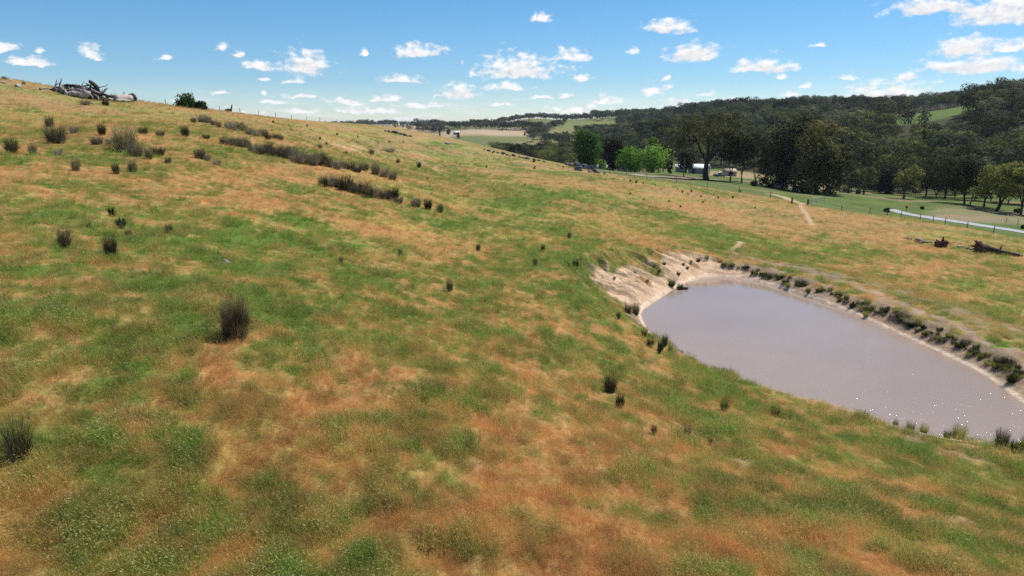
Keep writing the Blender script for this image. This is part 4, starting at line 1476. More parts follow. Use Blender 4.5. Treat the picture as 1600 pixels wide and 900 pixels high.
# hero trees in the valley: foot pixel, top pixel row, width px
HERO = [
    # px, py, top, w, kind, leaf, bark, label, distance (None = where the ray meets the ground)
    (1104, 281, 175, 108, 'gum', 'gum_dark', 'bark_dark', "tall open gum with a forked trunk standing in front of the white farm shed", None, dict(low=.36, clumps=22, forks=4, trunk_r=.8, per=210, leaf=.5, cr=.125, seed=3, asym=-.1, top_bias=.3)),
    (1141, 284, 200, 42, 'gum', 'gum_dark', 'bark_dark', "narrow gum just right of the tall forked one", None, dict(low=.20, clumps=13, forks=2, trunk_r=.24, per=200, leaf=.5, cr=.22, seed=5)),
    (1158, 286, 204, 46, 'gum', 'gum_dark', 'bark_dark', "dark gum in the middle of the row with several slim bare stems", None, dict(low=.20, clumps=15, forks=3, trunk_r=.22, per=200, leaf=.5, cr=.22, seed=6)),
    (1180, 286, 212, 44, 'gum', 'gum_dark', 'bark_dark', "shorter dark gum filling the gap before the biggest gum clump", None, dict(low=.10, clumps=15, forks=3, trunk_r=.22, per=190, leaf=.5, cr=.24, seed=7)),
    (1214, 292, 206, 62, 'round', 'gum_dark', 'bark_dark', "left gum of the biggest dark clump by the track gate", None, dict(low=-.08, per=3200, leaf=.55, trunk_r=.45, lumps=26, seed=8, skirt=.8)),
    (1241, 298, 182, 86, 'round', 'gum_dark', 'bark_dark', "tallest broad domed gum of the biggest dark clump", None, dict(low=-.10, per=5800, leaf=.58, trunk_r=.6, lumps=38, seed=9, skirt=.8)),
    (1275, 302, 192, 82, 'round', 'gum_dark', 'bark_dark', "rounded gum in the right half of the biggest dark clump", None, dict(low=-.10, per=5200, leaf=.58, trunk_r=.55, lumps=36, seed=10, skirt=.8)),
    (1296, 304, 226, 54, 'gum', 'gum_dark', 'bark_dark', "lower gum at the right edge of the biggest dark clump", None, dict(low=.10, clumps=15, forks=3, trunk_r=.4, per=210, leaf=.5, cr=.23, seed=12)),
    (916, 262, 206, 50, 'round', 'green_leaf', 'bark', "big single bright green domed tree behind the boulder heap", 228, dict(low=.03, per=4200, leaf=.62, trunk_r=.4, lumps=34, seed=14)),
    (959, 268, 220, 50, 'round', 'dark_leaf', 'bark_dark', "dark rounded tree between two green ones beside the farmhouse", 236, dict(low=.06, per=2600, leaf=.6, trunk_r=.35, lumps=24, seed=15)),
    (992, 266, 211, 54, 'round', 'silver_leaf', 'bark', "pale silvery green tree behind the row of green ones", 262, dict(low=.1, per=2300, leaf=.6, trunk_r=.35, lumps=22, seed=16)),
    (1013, 266, 215, 28, 'round', 'green_leaf', 'bark', "tall green tree behind the brightest one", 268, dict(low=.1, per=2000, leaf=.6, trunk_r=.35, lumps=20, seed=17)),
    (985, 268, 235, 54, 'round', 'green_leaf', 'bark', "mid green low tree left of the brightest yellow green one", 226, dict(low=.14, per=2600, leaf=.5, trunk_r=.3, lumps=22, seed=18)),
    (1019, 271, 234, 50, 'round', 'bright_leaf', 'bark', "brightest yellow green tree in the row along the drive", 222, dict(low=.16, per=2700, leaf=.5, trunk_r=.3, lumps=22, seed=19, drape=.25)),
    (1046, 273, 251, 15, 'round', 'green_leaf', 'bark', "small dark green tree at the right end of the drive row", 216, dict(low=.08, per=900, leaf=.42, trunk_r=.15, lumps=12, seed=20)),
    (941, 262, 251, 20, 'round', 'green_leaf', 'bark', "low green shrub beside the single domed tree", 230, dict(low=.0, per=700, leaf=.5, trunk_r=.12, lumps=10, seed=21)),
    (1072, 274, 238, 34, 'round', 'dark_leaf', 'bark_dark', "dark tree overhanging the left end of the white shed", 246, dict(low=.14, per=1900, leaf=.55, trunk_r=.3, lumps=18, seed=22)),
    (1036, 270, 222, 30, 'round', 'gum_dark', 'bark_dark', "olive tree rising behind the small tree of the drive row", 280, dict(low=.12, per=1500, leaf=.6, trunk_r=.3, lumps=16, seed=23)),
    (1384, 303, 267, 40, 'round', 'pine_leaf', 'bark_dark', "dense dark cypress like bush alone on the far grass", None, dict(low=.0, per=2600, leaf=.5, trunk_r=.3, lumps=22, seed=24, cone=.3)),
    (1350, 297, 262, 34, 'gum', 'gum_olive', 'bark', "olive gum with pale stems left of the dark cypress like bush", 200, dict(low=.3, clumps=9, forks=3, trunk_r=.3, per=150, leaf=.45, cr=.24, seed=25)),
    (1326, 296, 254, 38, 'gum', 'gum_hill', 'bark', "loose gum right behind the biggest dark clump", 205, dict(low=.28, clumps=10, forks=3, trunk_r=.32, per=150, leaf=.45, cr=.22, seed=26)),
    (1413, 304, 262, 36, 'gum', 'gum_olive', 'bark', "loose yellow topped gum right of the dark cypress like bush", 190, dict(low=.3, clumps=9, forks=3, trunk_r=.3, per=150, leaf=.42, cr=.23, seed=27)),
    (1446, 307, 247, 66, 'gum', 'gum_olive', 'bark_dark', "umbrella shaped gum first in the row behind the pale paddock", None, dict(low=.24, clumps=16, forks=3, trunk_r=0.26, per=230, leaf=.42, cr=.19, seed=28, top_bias=.2, flat=.5)),
    (1476, 311, 243, 76, 'gum', 'gum_olive', 'bark_dark', "widest yellow topped gum of the row behind the pale paddock", None, dict(low=.24, clumps=18, forks=3, trunk_r=0.29, per=230, leaf=.42, cr=.19, seed=29, top_bias=.2, flat=.5)),
    (1507, 315, 250, 70, 'gum', 'gum_olive', 'bark_dark', "gum left of the utility pole behind the pale paddock", 172, dict(low=.24, clumps=16, forks=3, trunk_r=0.25, per=230, leaf=.42, cr=.19, seed=30, top_bias=.2, flat=.5)),
    (1538, 318, 254, 68, 'gum', 'gum_olive', 'bark_dark', "gum just right of the utility pole", 168, dict(low=.24, clumps=15, forks=3, trunk_r=0.25, per=230, leaf=.42, cr=.19, seed=31, top_bias=.2, flat=.5)),
    (1556, 330, 257, 74, 'gum', 'gum_olive', 'bark_dark', "gum with a thick dark leaning trunk nearest the road", None, dict(low=.24, clumps=17, forks=3, trunk_r=0.38, per=230, leaf=.42, cr=.19, seed=32, lean=.42, top_bias=.2, flat=.55)),
    (1597, 326, 256, 64, 'gum', 'gum_olive', 'bark_dark', "gum cut by the right edge behind the leaning one", 150, dict(low=.24, clumps=15, forks=3, trunk_r=0.24, per=230, leaf=.42, cr=.19, seed=33, top_bias=.2, flat=.5)),
]
for px, py, top, w, kind, leaf, bark, lab, Y, kw in HERO:
    if Y is None:
        q = spot(px, py)
    else:
        q = at(px, py, Y); q[2] = hz(q[0], q[1]) - .1
    # the crown top is fixed by the picture, the height follows from where the foot stands
    ztop = CAMZ - (q[1] * (SP + (top - 450) / F * CP)) / (CP - (top - 450) / F * SP)
    h = max(ztop - q[2], 1.5)
    wm_ = size_m(q, w)
    kw = dict(kw); seed = kw.pop('seed')
    sh = gum_shape(seed, h, wm_, **kw) if kind == 'gum' else round_shape(seed, h, wm_, **kw)
    nm = "gum_tree" if kind == 'gum' or leaf.startswith('gum') else ("shrub" if "shrub" in lab else "leafy_tree")
    make_tree(nm, q, sh, bark, leaf, lab, "shrub" if "shrub" in lab else "tree", rz=0)

# the thicket of smaller gums that closes the gaps of the row behind the pale paddock
for i, (px, py, top, w) in enumerate([(1430, 303, 266, 40), (1462, 307, 262, 44), (1492, 309, 258, 46), (1522, 313, 262, 46), (1548, 315, 266, 44), (1575, 318, 262, 48), (1606, 320, 264, 46), (1404, 302, 272, 34), (1366, 300, 276, 30), (1338, 299, 272, 30), (1478, 304, 268, 40), (1534, 309, 266, 40)]):
    q = spot(px, py)
    ztop = CAMZ - (q[1] * (SP + (top - 450) / F * CP)) / (CP - (top - 450) / F * SP)
    sh = gum_shape(260 + i, max(ztop - q[2], 2), size_m(q, w), clumps=12, low=.10, trunk_r=.18, per=170, leaf=.42, forks=3, cr=.22, top_bias=.2)
    make_tree("gum_tree", q, sh, 'bark_dark', ['gum_olive', 'gum_hill', 'gum_dark'][i % 3], "small bushy gum in the thicket closing the gaps of the row behind the pale paddock", group="thicket gums beyond the pale paddock")

# shrubs along the valley floor
SHR = [(1178, 291, 8, 16, "low dark shrub under the row of gums"), (1205, 294, 7, 14, "grey green shrub at the left foot of the biggest gum clump"), (1306, 298, 10, 20, "pale shrub right of the biggest gum clump"),
       (1322, 301, 8, 22, "brown bramble heap on the far grass"), (1441, 327, 5, 5, "small dark bush on the road verge beyond the marker"), (1385, 331, 6, 14, "grey bramble on the fence line before the road"),
       (1598, 357, 6, 10, "dark bush on the far road verge at the right edge"), (1366, 296, 11, 20, "olive undergrowth left of the dark cypress like bush"), (1431, 302, 8, 18, "olive undergrowth before the row of gums"),
       (1340, 303, 6, 12, "little green bush beside the bramble heap"), (1195, 288, 9, 14, "round dark bush between the gum row and the biggest clump"), (1590, 332, 5, 16, "low dark bramble in the shade of the leaning gum")]
for i, (px, py, hp, wp, lab) in enumerate(SHR):
    q = spot(px, py, .1)
    sh = round_shape(200 + i, size_m(q, hp), size_m(q, wp), low=.0, per=420, leaf=.32, trunk_r=.06, lumps=9)
    o = sh[1].build("shrub", M[['gum_hill', 'gum_dark', 'gum_olive'][i % 3]], None, loc=q)
    tag(o, lab, "shrub")

# ------------------------------------------------------------------ the wooded hill
VAR = []
for k in range(7):
    tr, cl = gum_shape(300 + k, 1.0, [.82, .7, .95, .62, .8, .9, .7][k], clumps=[8, 7, 9, 6, 8, 9, 7][k], low=[.34, .4, .3, .42, .3, .36, .45][k], trunk_r=.018, per=105, leaf=.052, forks=3, cr=.235, top_bias=.35, flat=.68)
    m = MB()
    for part, mi in ((tr, 0), (cl, 1)):
        V = np.concatenate(part.V)
        m.add(V, np.concatenate(part.Q) if part.Q else None, np.concatenate(part.T) if part.T else None, mi)
    leafm = ['gum_hill', 'gum_hill', 'gum_olive', 'gum_hill', 'gum_dark', 'gum_hill', 'gum_olive'][k]
    VAR.append(m.mesh("forest_gum", [M[['bark', 'bark_pale', 'bark', 'bark_pale', 'bark_dark', 'bark', 'bark_pale'][k]], M[leafm]]))
forest_coll = bpy.data.collections.new("forest_variants")
for k, me in enumerate(VAR):
    forest_coll.objects.link(bpy.data.objects.new("forest_variant_%02d" % k, me))

g = 10.5
X, Y = np.meshgrid(np.arange(-40, 900, g), np.arange(190, 1150, g))
X = X + rng.uniform(-.48, .48, X.shape) * g; Y = Y + rng.uniform(-.48, .48, Y.shape) * g
X, Y = X.ravel(), Y.ravel()
fw = forest_w(X, Y); cw = clearing_w(X, Y)
dens = .92 - .25 * sstep(.5, .7, fbm(X / 45, Y / 45, 401, 3))
keep = (fw > .5) & (cw < .4) & (rng.random(len(X)) < dens)
# leave the farm yard and the hero trees free
keep &= ~((Y < 262) & (X < 100))
X, Y = X[keep], Y[keep]
Z = H(X, Y) - .3
hgt = (9 + 10 * rng.random(len(X)) ** 1.3) * (1 + .15 * (fbm(X / 30, Y / 30, 403, 2) - .5))
hgt *= np.where(Y < 300, .85, np.where(Y > 470, .68, .9))
hgt = np.where((X / Y < .19) & (Y > 318), 5.5 + 5.5 * rng.random(len(X)), hgt)
ppx, ppy, dep = project(X, Y, Z + hgt)
vis = (ppx > -60) & (ppx < 1720) & (dep > 0)
# hidden ones: compare with the ground profile in front
az = np.arctan2(X, Y); rD = np.hypot(X, Y)
elev_top = (Z + hgt - CAMZ) / rD
mx = np.full(len(X), -9.0)
for f in np.linspace(.25, .96, 36):
    qx, qy = X * f, Y * f
    mx = np.maximum(mx, (H(qx, qy, False) - CAMZ) / np.hypot(qx, qy))
vis &= elev_top > mx
vis &= ~((ppx > 1398) & (ppx < 1532) & (ppy < 189) & (ppy > 157) & (Y < 570) & (rng.random(len(X)) < .92))
X, Y, Z, hgt, dep, ppx = X[vis], Y[vis], Z[vis], hgt[vis], dep[vis], ppx[vis]
score = hgt / dep * ((ppx > -10) & (ppx < 1610))
order = np.argsort(-score)
pick = rng.integers(0, 7, len(X)); rz = rng.random(len(X)) * 6.28; wsc = rng.uniform(.85, 1.25, len(X))
# the yellow topped kind grows low on the slope
low_ = (Z < 8)
pick = np.where(low_ & (rng.random(len(X)) < .55), rng.choice([2, 6], len(X)), pick)
pick = np.where(~low_ & (rng.random(len(X)) < .7) & np.isin(pick, [2, 6]), rng.choice([0, 1, 3, 5], len(X)), pick)
NI = 285
for idx in order[:NI]:
    o = link(bpy.data.objects.new("forest_gum", VAR[pick[idx]]))
    o.location = (X[idx], Y[idx], Z[idx]); o.rotation_euler = (0, 0, rz[idx])
    o.scale = (hgt[idx] * wsc[idx], hgt[idx] * wsc[idx], hgt[idx])
    if ppx[idx] < 1000:
        tag(o, "small olive gum in the valley wood behind the crest of the paddock", "tree", "gums of the valley wood")
    elif pick[idx] in (2, 6):
        tag(o, "yellow green topped gum in the lower fringe of the wooded hill", "tree", "yellow topped gums at the foot of the wooded hill")
    elif pick[idx] == 4:
        tag(o, "darkest gum crown among the trees on the lower wooded hill", "tree", "dark gums on the lower wooded hill")
    else:
        tag(o, "olive brown gum among the packed trees on the lower wooded hill", "tree", "olive gums on the lower wooded hill")
rest = order[NI:]
FX, FY, FZ = [X[rest]], [Y[rest]], [Z[rest]]
FS = [np.stack([hgt[rest] * wsc[rest]] * 2 + [hgt[rest]], 1)]; FP = [pick[rest]]


# tree belts and copses on the far hills
def belt(pts, Y0, n, wpx, hm, jy):
    P = np.array(pts, float)
    L = np.concatenate([[0], np.cumsum(np.linalg.norm(np.diff(P, axis=0), axis=1))])
    q = rng.random(n) * L[-1]
    a = np.interp(q, L, P[:, 0]); b = np.interp(q, L, P[:, 1]) + rng.uniform(-wpx, wpx, n)
    w = hits(np.stack([a, b], 1))
    x, y = w[:, 0], w[:, 1]
    ok = (y > 560) & (y < 3200)
    x = x[ok] + rng.normal(0, 4, ok.sum()); y = y[ok] + rng.normal(0, jy, ok.sum())
    h = hm * rng.uniform(.7, 1.25, len(x))
    FX.append(x); FY.append(y); FZ.append(H(x, y) - .3)
    FS.append(np.stack([h * 1.05, h * 1.05, h], 1)); FP.append(rng.choice([0, 1, 3, 4, 5], len(x)))


belt([(655, 200), (700, 201), (760, 201), (830, 202), (850, 204)], 0, 190, 2.0, 10, 8)
belt([(880, 194), (866, 199), (850, 206), (834, 214)], 0, 80, 2.0, 9, 6)
belt([(898, 207), (930, 204), (962, 204)], 0, 110, 1.2, 7, 5)
belt([(985, 186), (1000, 190), (1020, 194), (1010, 205), (985, 215), (960, 218), (930, 220)], 0, 170, 5, 10, 8)
belt([(640, 205), (665, 207), (690, 208)], 0, 50, 1.5, 9, 6)
belt([(830, 218), (870, 224), (900, 222), (940, 222), (980, 226)], 0, 110, 3, 9, 8)
for x0, x1, y0, y1, nn, hm in [(-420, -60, 1500, 1900, 240, 12), (-80, 260, 1330, 1600, 300, 11), (-900, -420, 2000, 3200, 250, 16), (-2200, -700, 3300, 4300, 260, 17), (150, 420, 1100, 1350, 300, 14), (120, 230, 1040, 1200, 20, 14), (-210, -120, 1150, 1300, 60, 13)]:
    x = rng.uniform(x0, x1, nn); y = rng.uniform(y0, y1, nn)
    k = fbm(x / 110, y / 110, 431, 3) > .44
    x, y = x[k], y[k]; h = hm * rng.uniform(.7, 1.25, len(x))
    FX.append(x); FY.append(y); FZ.append(H(x, y) - .3); FS.append(np.stack([h * 1.05, h * 1.05, h], 1)); FP.append(rng.choice([0, 1, 3, 4, 5], len(x)))
FX, FY, FZ, FS, FP = map(np.concatenate, (FX, FY, FZ, FS, FP))
nF = len(FX)
point_cloud("far_forest", np.stack([FX, FY, FZ], 1), {"pick": (FP, 'INT'), "rot": (np.stack([0 * FX, 0 * FX, rng.random(nF) * 6.28], 1), 'FLOAT_VECTOR'), "size": (FS, 'FLOAT_VECTOR')},
            forest_coll, "dense gum forest over the hillside with belts of trees on the farmland beyond")
print("forest", nF, len(order))

# single trees that stand out on the skyline
SKY = [(939, 184, 174, 10, "flat topped tree alone on the far ridge"), (946, 185, 175, 9, "first of two thin trees on the far ridge skyline"), (953, 185, 176, 9, "second of two thin trees on the far ridge skyline"),
       (971, 184, 176, 11, "broad tree on the far ridge where the forest begins"), (626, 196, 192, 4, "tiny round tree on the horizon left of the far wood"), (716, 216, 204, 8, "dark conifer shaped tree by the far farmhouse"),
       (701, 222, 209, 9, "rounded dark tree left of the far farmhouse"), (687, 219, 206, 5, "narrow dark conifer left of the far farmhouse")]
for i, (px, py, top, w, lab) in enumerate(SKY):
    q = spot(px, py, .2)
    if q[1] < 500:
        q = at(px, py, 900); q[2] = hz(q[0], q[1])
    h = size_m(q, py - top) * (1.1 if i < 5 else .8); wm_ = size_m(q, w)
    sh = gum_shape(500 + i, h, wm_, clumps=8, low=.42, trunk_r=.3, per=80, leaf=.8, cr=.22) if i < 4 else round_shape(500 + i, h, wm_, low=.05, per=500, leaf=.9, trunk_r=.3, lumps=12, cone=.6 if "conifer" in lab else 0)
    make_tree("gum_tree" if i < 4 else "leafy_tree", q, sh, 'bark_dark', 'gum_hill' if i < 5 else 'pine_leaf', lab)

# the bushes on the left crest
for i, (px, py, top, w, leaf, lab) in enumerate([(293, 168, 151, 44, 'green_leaf', "round green bush on the skyline right of the log pile"), (314, 171, 162, 30, 'dark_leaf', "lower dark bush touching the round green one on the skyline"),
                                             (59, 129, 119, 17, 'gum_hill', "dark bush on the skyline left of the log pile"), (23, 119, 114, 7, 'gum_hill', "tiny bush on the skyline near the left edge"),
                                             (10, 118, 114, 9, 'gum_hill', "low bush on the skyline at the left edge"), (88, 135, 126, 12, 'dark_leaf', "leafy dark bush behind the left end of the log pile")]):
    q = spot(px, py, .15)
    sh = round_shape(600 + i, size_m(q, py - top) * 1.05, size_m(q, w), low=.0, per=900, leaf=.38, trunk_r=.08, lumps=12)
    e = empty("bush", q)
    sh[0].build("stem", M['bark_dark'], e); sh[1].build("foliage", M[leaf], e)
    tag(e, lab, "bush")


# ------------------------------------------------------------------ dead wood
def log_obj(name, pts, radii, mat, label, cat="log", group=None, branches=(), seed=1, k=8, jit=.16):
    rg = np.random.default_rng(seed)
    P = np.asarray(pts, float); base = P[0].copy()
    L = np.concatenate([[0], np.cumsum(np.linalg.norm(np.diff(P, axis=0), axis=1))])
    q = np.linspace(0, L[-1], 9)
    Q = np.stack([np.interp(q, L, P[:, j]) for j in range(3)], 1)
    Q[1:-1] += rg.normal(0, .02 * L[-1] ** .7, (7, 3))
    R = np.interp(q, L, radii) if len(radii) == len(P) else np.linspace(radii[0], radii[-1], 9)
    m = MB(); m.tube(Q - base, R, k, 0, True, jit, rg)
    for (f, d, ln, r) in branches:
        p = Q[int(f * 8)] - base
        d = np.asarray(d, float); d /= np.linalg.norm(d)
        e = p + d * ln + rg.normal(0, .08, 3) * ln
        s = np.linspace(0, 1, 5)[:, None]
        B = p + (e - p) * s + np.sin(s * 3.14) * rg.normal(0, .09, 3) * ln
        m.tube(B, np.linspace(r, r * .35, 5), 6, 0, True, .15, rg)
    o = m.build(name, M[mat], None, smooth=True, loc=base)
    return tag(o, label, cat, group)


LP = np.array(at(150, 152, 138)); S_ = 138 / F / .99     # metres per pixel at the pile


_pb = [(55, 138), (80, 141), (100, 148), (120, 152), (150, 157), (180, 159), (212, 160)]
_pcol = np.array([(p_[0], q_[1]) for p_, q_ in zip(_pb, hits(_pb))])
print('pile', _pcol)


def pile_pt(px, py, dy=0.0):
    Y = min(138.0, float(np.interp(px, _pcol[:, 0], _pcol[:, 1])) + 2.2) + dy * .75
    return at(px, py, Y)


# (points px,py,depth offset), radii, material, label, branches
PILE = [
    ([(178, 153, -2), (196, 151, -2), (209, 153, -2)], (1.15, 1.1, .85), 'pale_wood', "thick pinkish butt log at the right end of the log pile", [(.2, (0, 0, 1), .9, .3), (.5, (.2, 0, 1), 1.1, .28), (.75, (-.1, 0, 1), .7, .3)]),
    ([(181, 156, -3.5), (193, 156, -3.5), (204, 158, -3.5)], (.38, .35, .25), 'pale_wood', "pale curved log lying before the thick butt log", []),
    ([(205, 149, -2), (212, 155, -2.4)], (.95, .5), 'dark_wood', "charred root end at the far right of the log pile", [(.2, (.4, 0, 1), .8, .25), (.6, (1, 0, .3), .8, .2)]),
    ([(118, 134, 0), (140, 141, -.5), (160, 147, -1), (180, 152, -1.5)], (.35, .42, .45, .4), 'dark_wood', "long dark straight log sloping to the right across the pile", []),
    ([(126, 133, .5), (150, 143, 0), (176, 151, -1)], (.28, .34, .3), 'dead_wood', "long grey log just under the dark straight one", []),
    ([(140, 127, 1), (149, 134, .8), (153, 142, .5)], (.42, .55, .6), 'dark_wood', "thick dead limb sticking up highest from the pile", [(.75, (1, 0, .15), 2.2, .16)]),
    ([(134, 130, 1.2), (146, 138, 1), (156, 143, 1)], (.14, .2, .24), 'dark_wood', "thin dead limb rising beside the highest one", []),
    ([(127, 149, -3), (136, 144, -3), (138, 141, -2.6)], (.75, .9, .6), 'pale_wood', "white forked stump at the front of the pile", [(.3, (-1, 0, .5), 1.6, .4)]),
    ([(108, 146, -2.5), (116, 144, -2.5), (124, 146, -2.5)], (.55, .7, .5), 'pale_wood', "white broken log at the front left of the pile", []),
    ([(98, 134, -2), (102, 139, -2.4), (105, 145, -3)], (.2, .26, .22), 'pale_wood', "pale crooked branch leaning down the pile's left side", [(.5, (-.5, 0, .8), 1.6, .14)]),
    ([(82, 136, -1), (94, 137, -1.5), (100, 140, -2)], (.26, .32, .28), 'dead_wood', "grey log poking out of the pile's left end", [(.4, (-.6, 0, .7), 1.4, .15)]),
    ([(57, 135, -2), (70, 135, -2), (80, 136, -2)], (.16, .2, .18), 'pale_wood', "pale pole on the grass left of the pile", []),
    ([(98, 132, 1), (112, 139, .5), (124, 142, 0), (138, 147, -1)], (.5, .62, .6, .5), 'dark_wood', "dark heavy log buried in the left half of the pile", []),
    ([(102, 130, 1.5), (114, 130, 1.5), (126, 133, 1.2)], (.34, .4, .36), 'dark_wood', "dark log lying along the top of the pile", [(.3, (-.8, 0, -.4), 1.5, .2)]),
    ([(110, 140, -.5), (124, 139, -.5), (134, 146, -1.5)], (.6, .7, .5), 'dead_wood', "stout grey log in the middle of the pile", [(.6, (.5, 0, 1), 1.8, .2)]),
    ([(148, 146, -2), (153, 150, -2.6), (154, 156, -3.4)], (.17, .2, .16), 'dead_wood', "bent grey branch hanging from the pile to the grass", []),
    ([(139, 139, -1), (141, 146, -1.6), (146, 153, -2.6)], (.22, .26, .2), 'dead_wood', "grey branch propped upright at the middle of the pile", []),
    ([(160, 150, -2), (168, 153, -2.4), (176, 155, -2.8)], (.4, .42, .36), 'pale_wood', "short pale log at the foot of the long dark one", []),
    ([(93, 138, 0), (103, 142, -.4), (118, 146, -1)], (.5, .6, .4), 'dark_wood', "dark log under the left end of the pile", []),
    ([(133, 147, -1), (146, 149, -1.4), (158, 152, -2)], (.5, .55, .45), 'dark_wood', "dark log low in the right half of the pile", [(.3, (.3, 0, 1), 2.0, .22)]),
    ([(128, 136, 0), (140, 137, 0), (150, 141, 0)], (.3, .35, .3), 'dead_wood', "grey log crossing the top of the pile's middle", [(.5, (.2, 0, 1), 1.2, .14)]),
]
for i, (pts, rad, mat, lab, br) in enumerate(PILE):
    P = []
    for a, b, c in pts:
        q = pile_pt(a, b if 'dead limb' in lab else 153 - (153 - b) * .88 + 1.0, c)
        P.append(q)
    zmin = min(hz(q[0], q[1]) - q[2] for q in P)
    rad = [v_ * (.62 if mat == 'pale_wood' else .66) for v_ in rad]; br = [(f_, d_, l_ * .95, r_ * .55) for f_, d_, l_, r_ in br]
    log_obj("dead_log", P, rad, mat, lab, group="logs heaped on the crest", branches=br, seed=700 + i)
rg = np.random.default_rng(77)
for i in range(38):
    a = rg.uniform(86, 176); b = 128 + (a - 95) * .25 + rg.uniform(3, 14)
    q = pile_pt(a, b, rg.uniform(-1.5, 1.5))
    d = np.array([rg.normal(0, 1), rg.normal(0, .4), rg.normal(-.15, .42)]); d /= np.linalg.norm(d)
    ln = rg.uniform(1.6, 4.6)
    log_obj("dead_branch", [q - d * ln / 2, q + d * ln / 2], (.16, .06), ['dark_wood', 'dead_wood', 'dark_wood', 'pale_wood'][i % 4], "thin dead branch tangled among the logs of the crest pile", "branch", "branches tangled in the log pile",
            branches=[(.5, (rg.normal(0, 1), .2, .8), .9, .06)], seed=800 + i)
# crest wood further right
log_obj("dead_log", [at(352, 173, 158), at(358, 172.6, 158), at(362, 172, 158)], (.35, .4, .3), 'dark_wood', "small dark log with an upright stub alone on the crest", branches=[(.9, (.25, 0, 1), 1.3, .2)], seed=31)
log_obj("dead_log", [at(290, 165, 150), at(296, 167, 149.5), at(299, 168, 149)], (.2, .3, .2), 'pale_wood', "short pale log under the round green bush", seed=32)
log_obj("dead_log", [at(305, 166, 150), at(314, 168.5, 149.5), at(321, 170, 149)], (.2, .26, .14), 'dead_wood', "grey fallen branch under the lower dark bush", branches=[(.8, (.6, 0, .8), 1.2, .08)], seed=33)

# the two uprooted trees on the flat by the road
a = hits([(1529, 394), (1545, 395), (1560, 397), (1592, 401)])
up = np.array([0, 0, 1.0])
r0 = size_m(a[0], 8.0)
e = empty("uprooted_tree", a[0])
m = MB(); rgx = np.random.default_rng(5)
P = [a[0] - a[0] + up * r0 * .9, a[1] - a[0] + up * r0 * .75, a[2] - a[0] + up * r0 * .5, a[3] - a[0] + up * r0 * .28]
P = np.array(P); q = np.linspace(0, 3, 10); Q = np.stack([np.interp(q, np.arange(4), P[:, j]) for j in range(3)], 1)
m.tube(Q, np.interp(q, [0, 1, 2, 3], [r0 * .85, r0 * .66, r0 * .46, r0 * .26]), 9, 0, True, .14, rgx)
m.tube([Q[6], Q[6] + np.array([.5, .3, .7])], [.12, .06], 5)
m.build("trunk", M['dark_wood'], e, smooth=True)
m = MB()
V, T = ico(3)
ax = (P[1] - P[0]) / np.linalg.norm(P[1] - P[0]); V2 = lump(V, 9, .8, 2.2)
sd = np.cross(ax, up)
m.add(P[0] + (V2[:, :1] * ax * .55 + V2[:, 1:2] * sd + V2[:, 2:] * up) * r0 * 1.12, None, T)
for i in range(16):
    an = i / 16 * 6.28 + rgx.normal(0, .15)
    d = sd * math.cos(an) + up * math.sin(an) - ax * rgx.uniform(0, .5)
    m.tube([P[0] + d * r0 * .7, P[0] + d * r0 * rgx.uniform(1.2, 1.6) - ax * .3], [.14, .04], 5, 0, True, .2, rgx)
m.build("root_plate", M['rust_wood'], e, smooth=True)
tag(e, "fallen dark tree with its upturned red brown root plate towards the left", "fallen tree")

a = hits([(1470, 386), (1440, 378)])
r0 = size_m(a[0], 9.5)
m = MB(); V2 = lump(V, 4, .95, 1.9)
m.add(V2 * np.array([1.45, .9, .75]) * r0 * .78 + up * r0 * .55, None, T)
for i in range(12):
    an = rgx.uniform(0, 6.28); d = np.array([math.cos(an), .4 * math.sin(an), rgx.uniform(.05, 1.0)]); d /= np.linalg.norm(d)
    m.tube([up * r0 * .5 + d * r0 * .5, up * r0 * .5 + d * r0 * rgx.uniform(1.0, 1.55)], [.16, .05], 5, 0, True, .2, rgx)
tag(m.build("tree_stump", M['rust_wood'], None, smooth=True, loc=a[0]), "dark upturned stump with broken roots, left of the fallen tree", "stump")
for i, (pp, rad, mt, lab) in enumerate([([(1456, 380), (1446, 379.5), (1436, 377)], (.14, .09), 'dead_wood', "grey stick trailing left from the upturned stump"),
                                       ([(1437, 376), (1431, 374.5)], (.2, .14), 'pale_wood', "pale broken branch among the litter left of the stump"),
                                       ([(1424, 375), (1414, 373)], (.1, .07), 'dead_wood', "far left grey stick of the litter beside the stump"),
                                       ([(1442, 381), (1428, 377.5)], (.1, .05), 'dark_wood', "dark stick lowest in the litter left of the stump"),
                                       ([(1496, 387), (1505, 386.5)], (.16, .1), 'pale_wood', "pale chunk of wood between the stump and the fallen tree"),
                                       ([(1510, 389), (1518, 391)], (.09, .06), 'dead_wood', "thin grey stick near the root plate of the fallen tree"),
                                       ([(1589, 398.5), (1598, 401)], (.13, .06), 'dead_wood', "grey branch beyond the thin end of the fallen tree")]):
    w = hits(pp); w[:, 2] += .12
    log_obj("dead_branch", w, rad, mt, lab, "branch", branches=[(.5, (.3, .5, .8), .5, .05)], seed=900 + i)

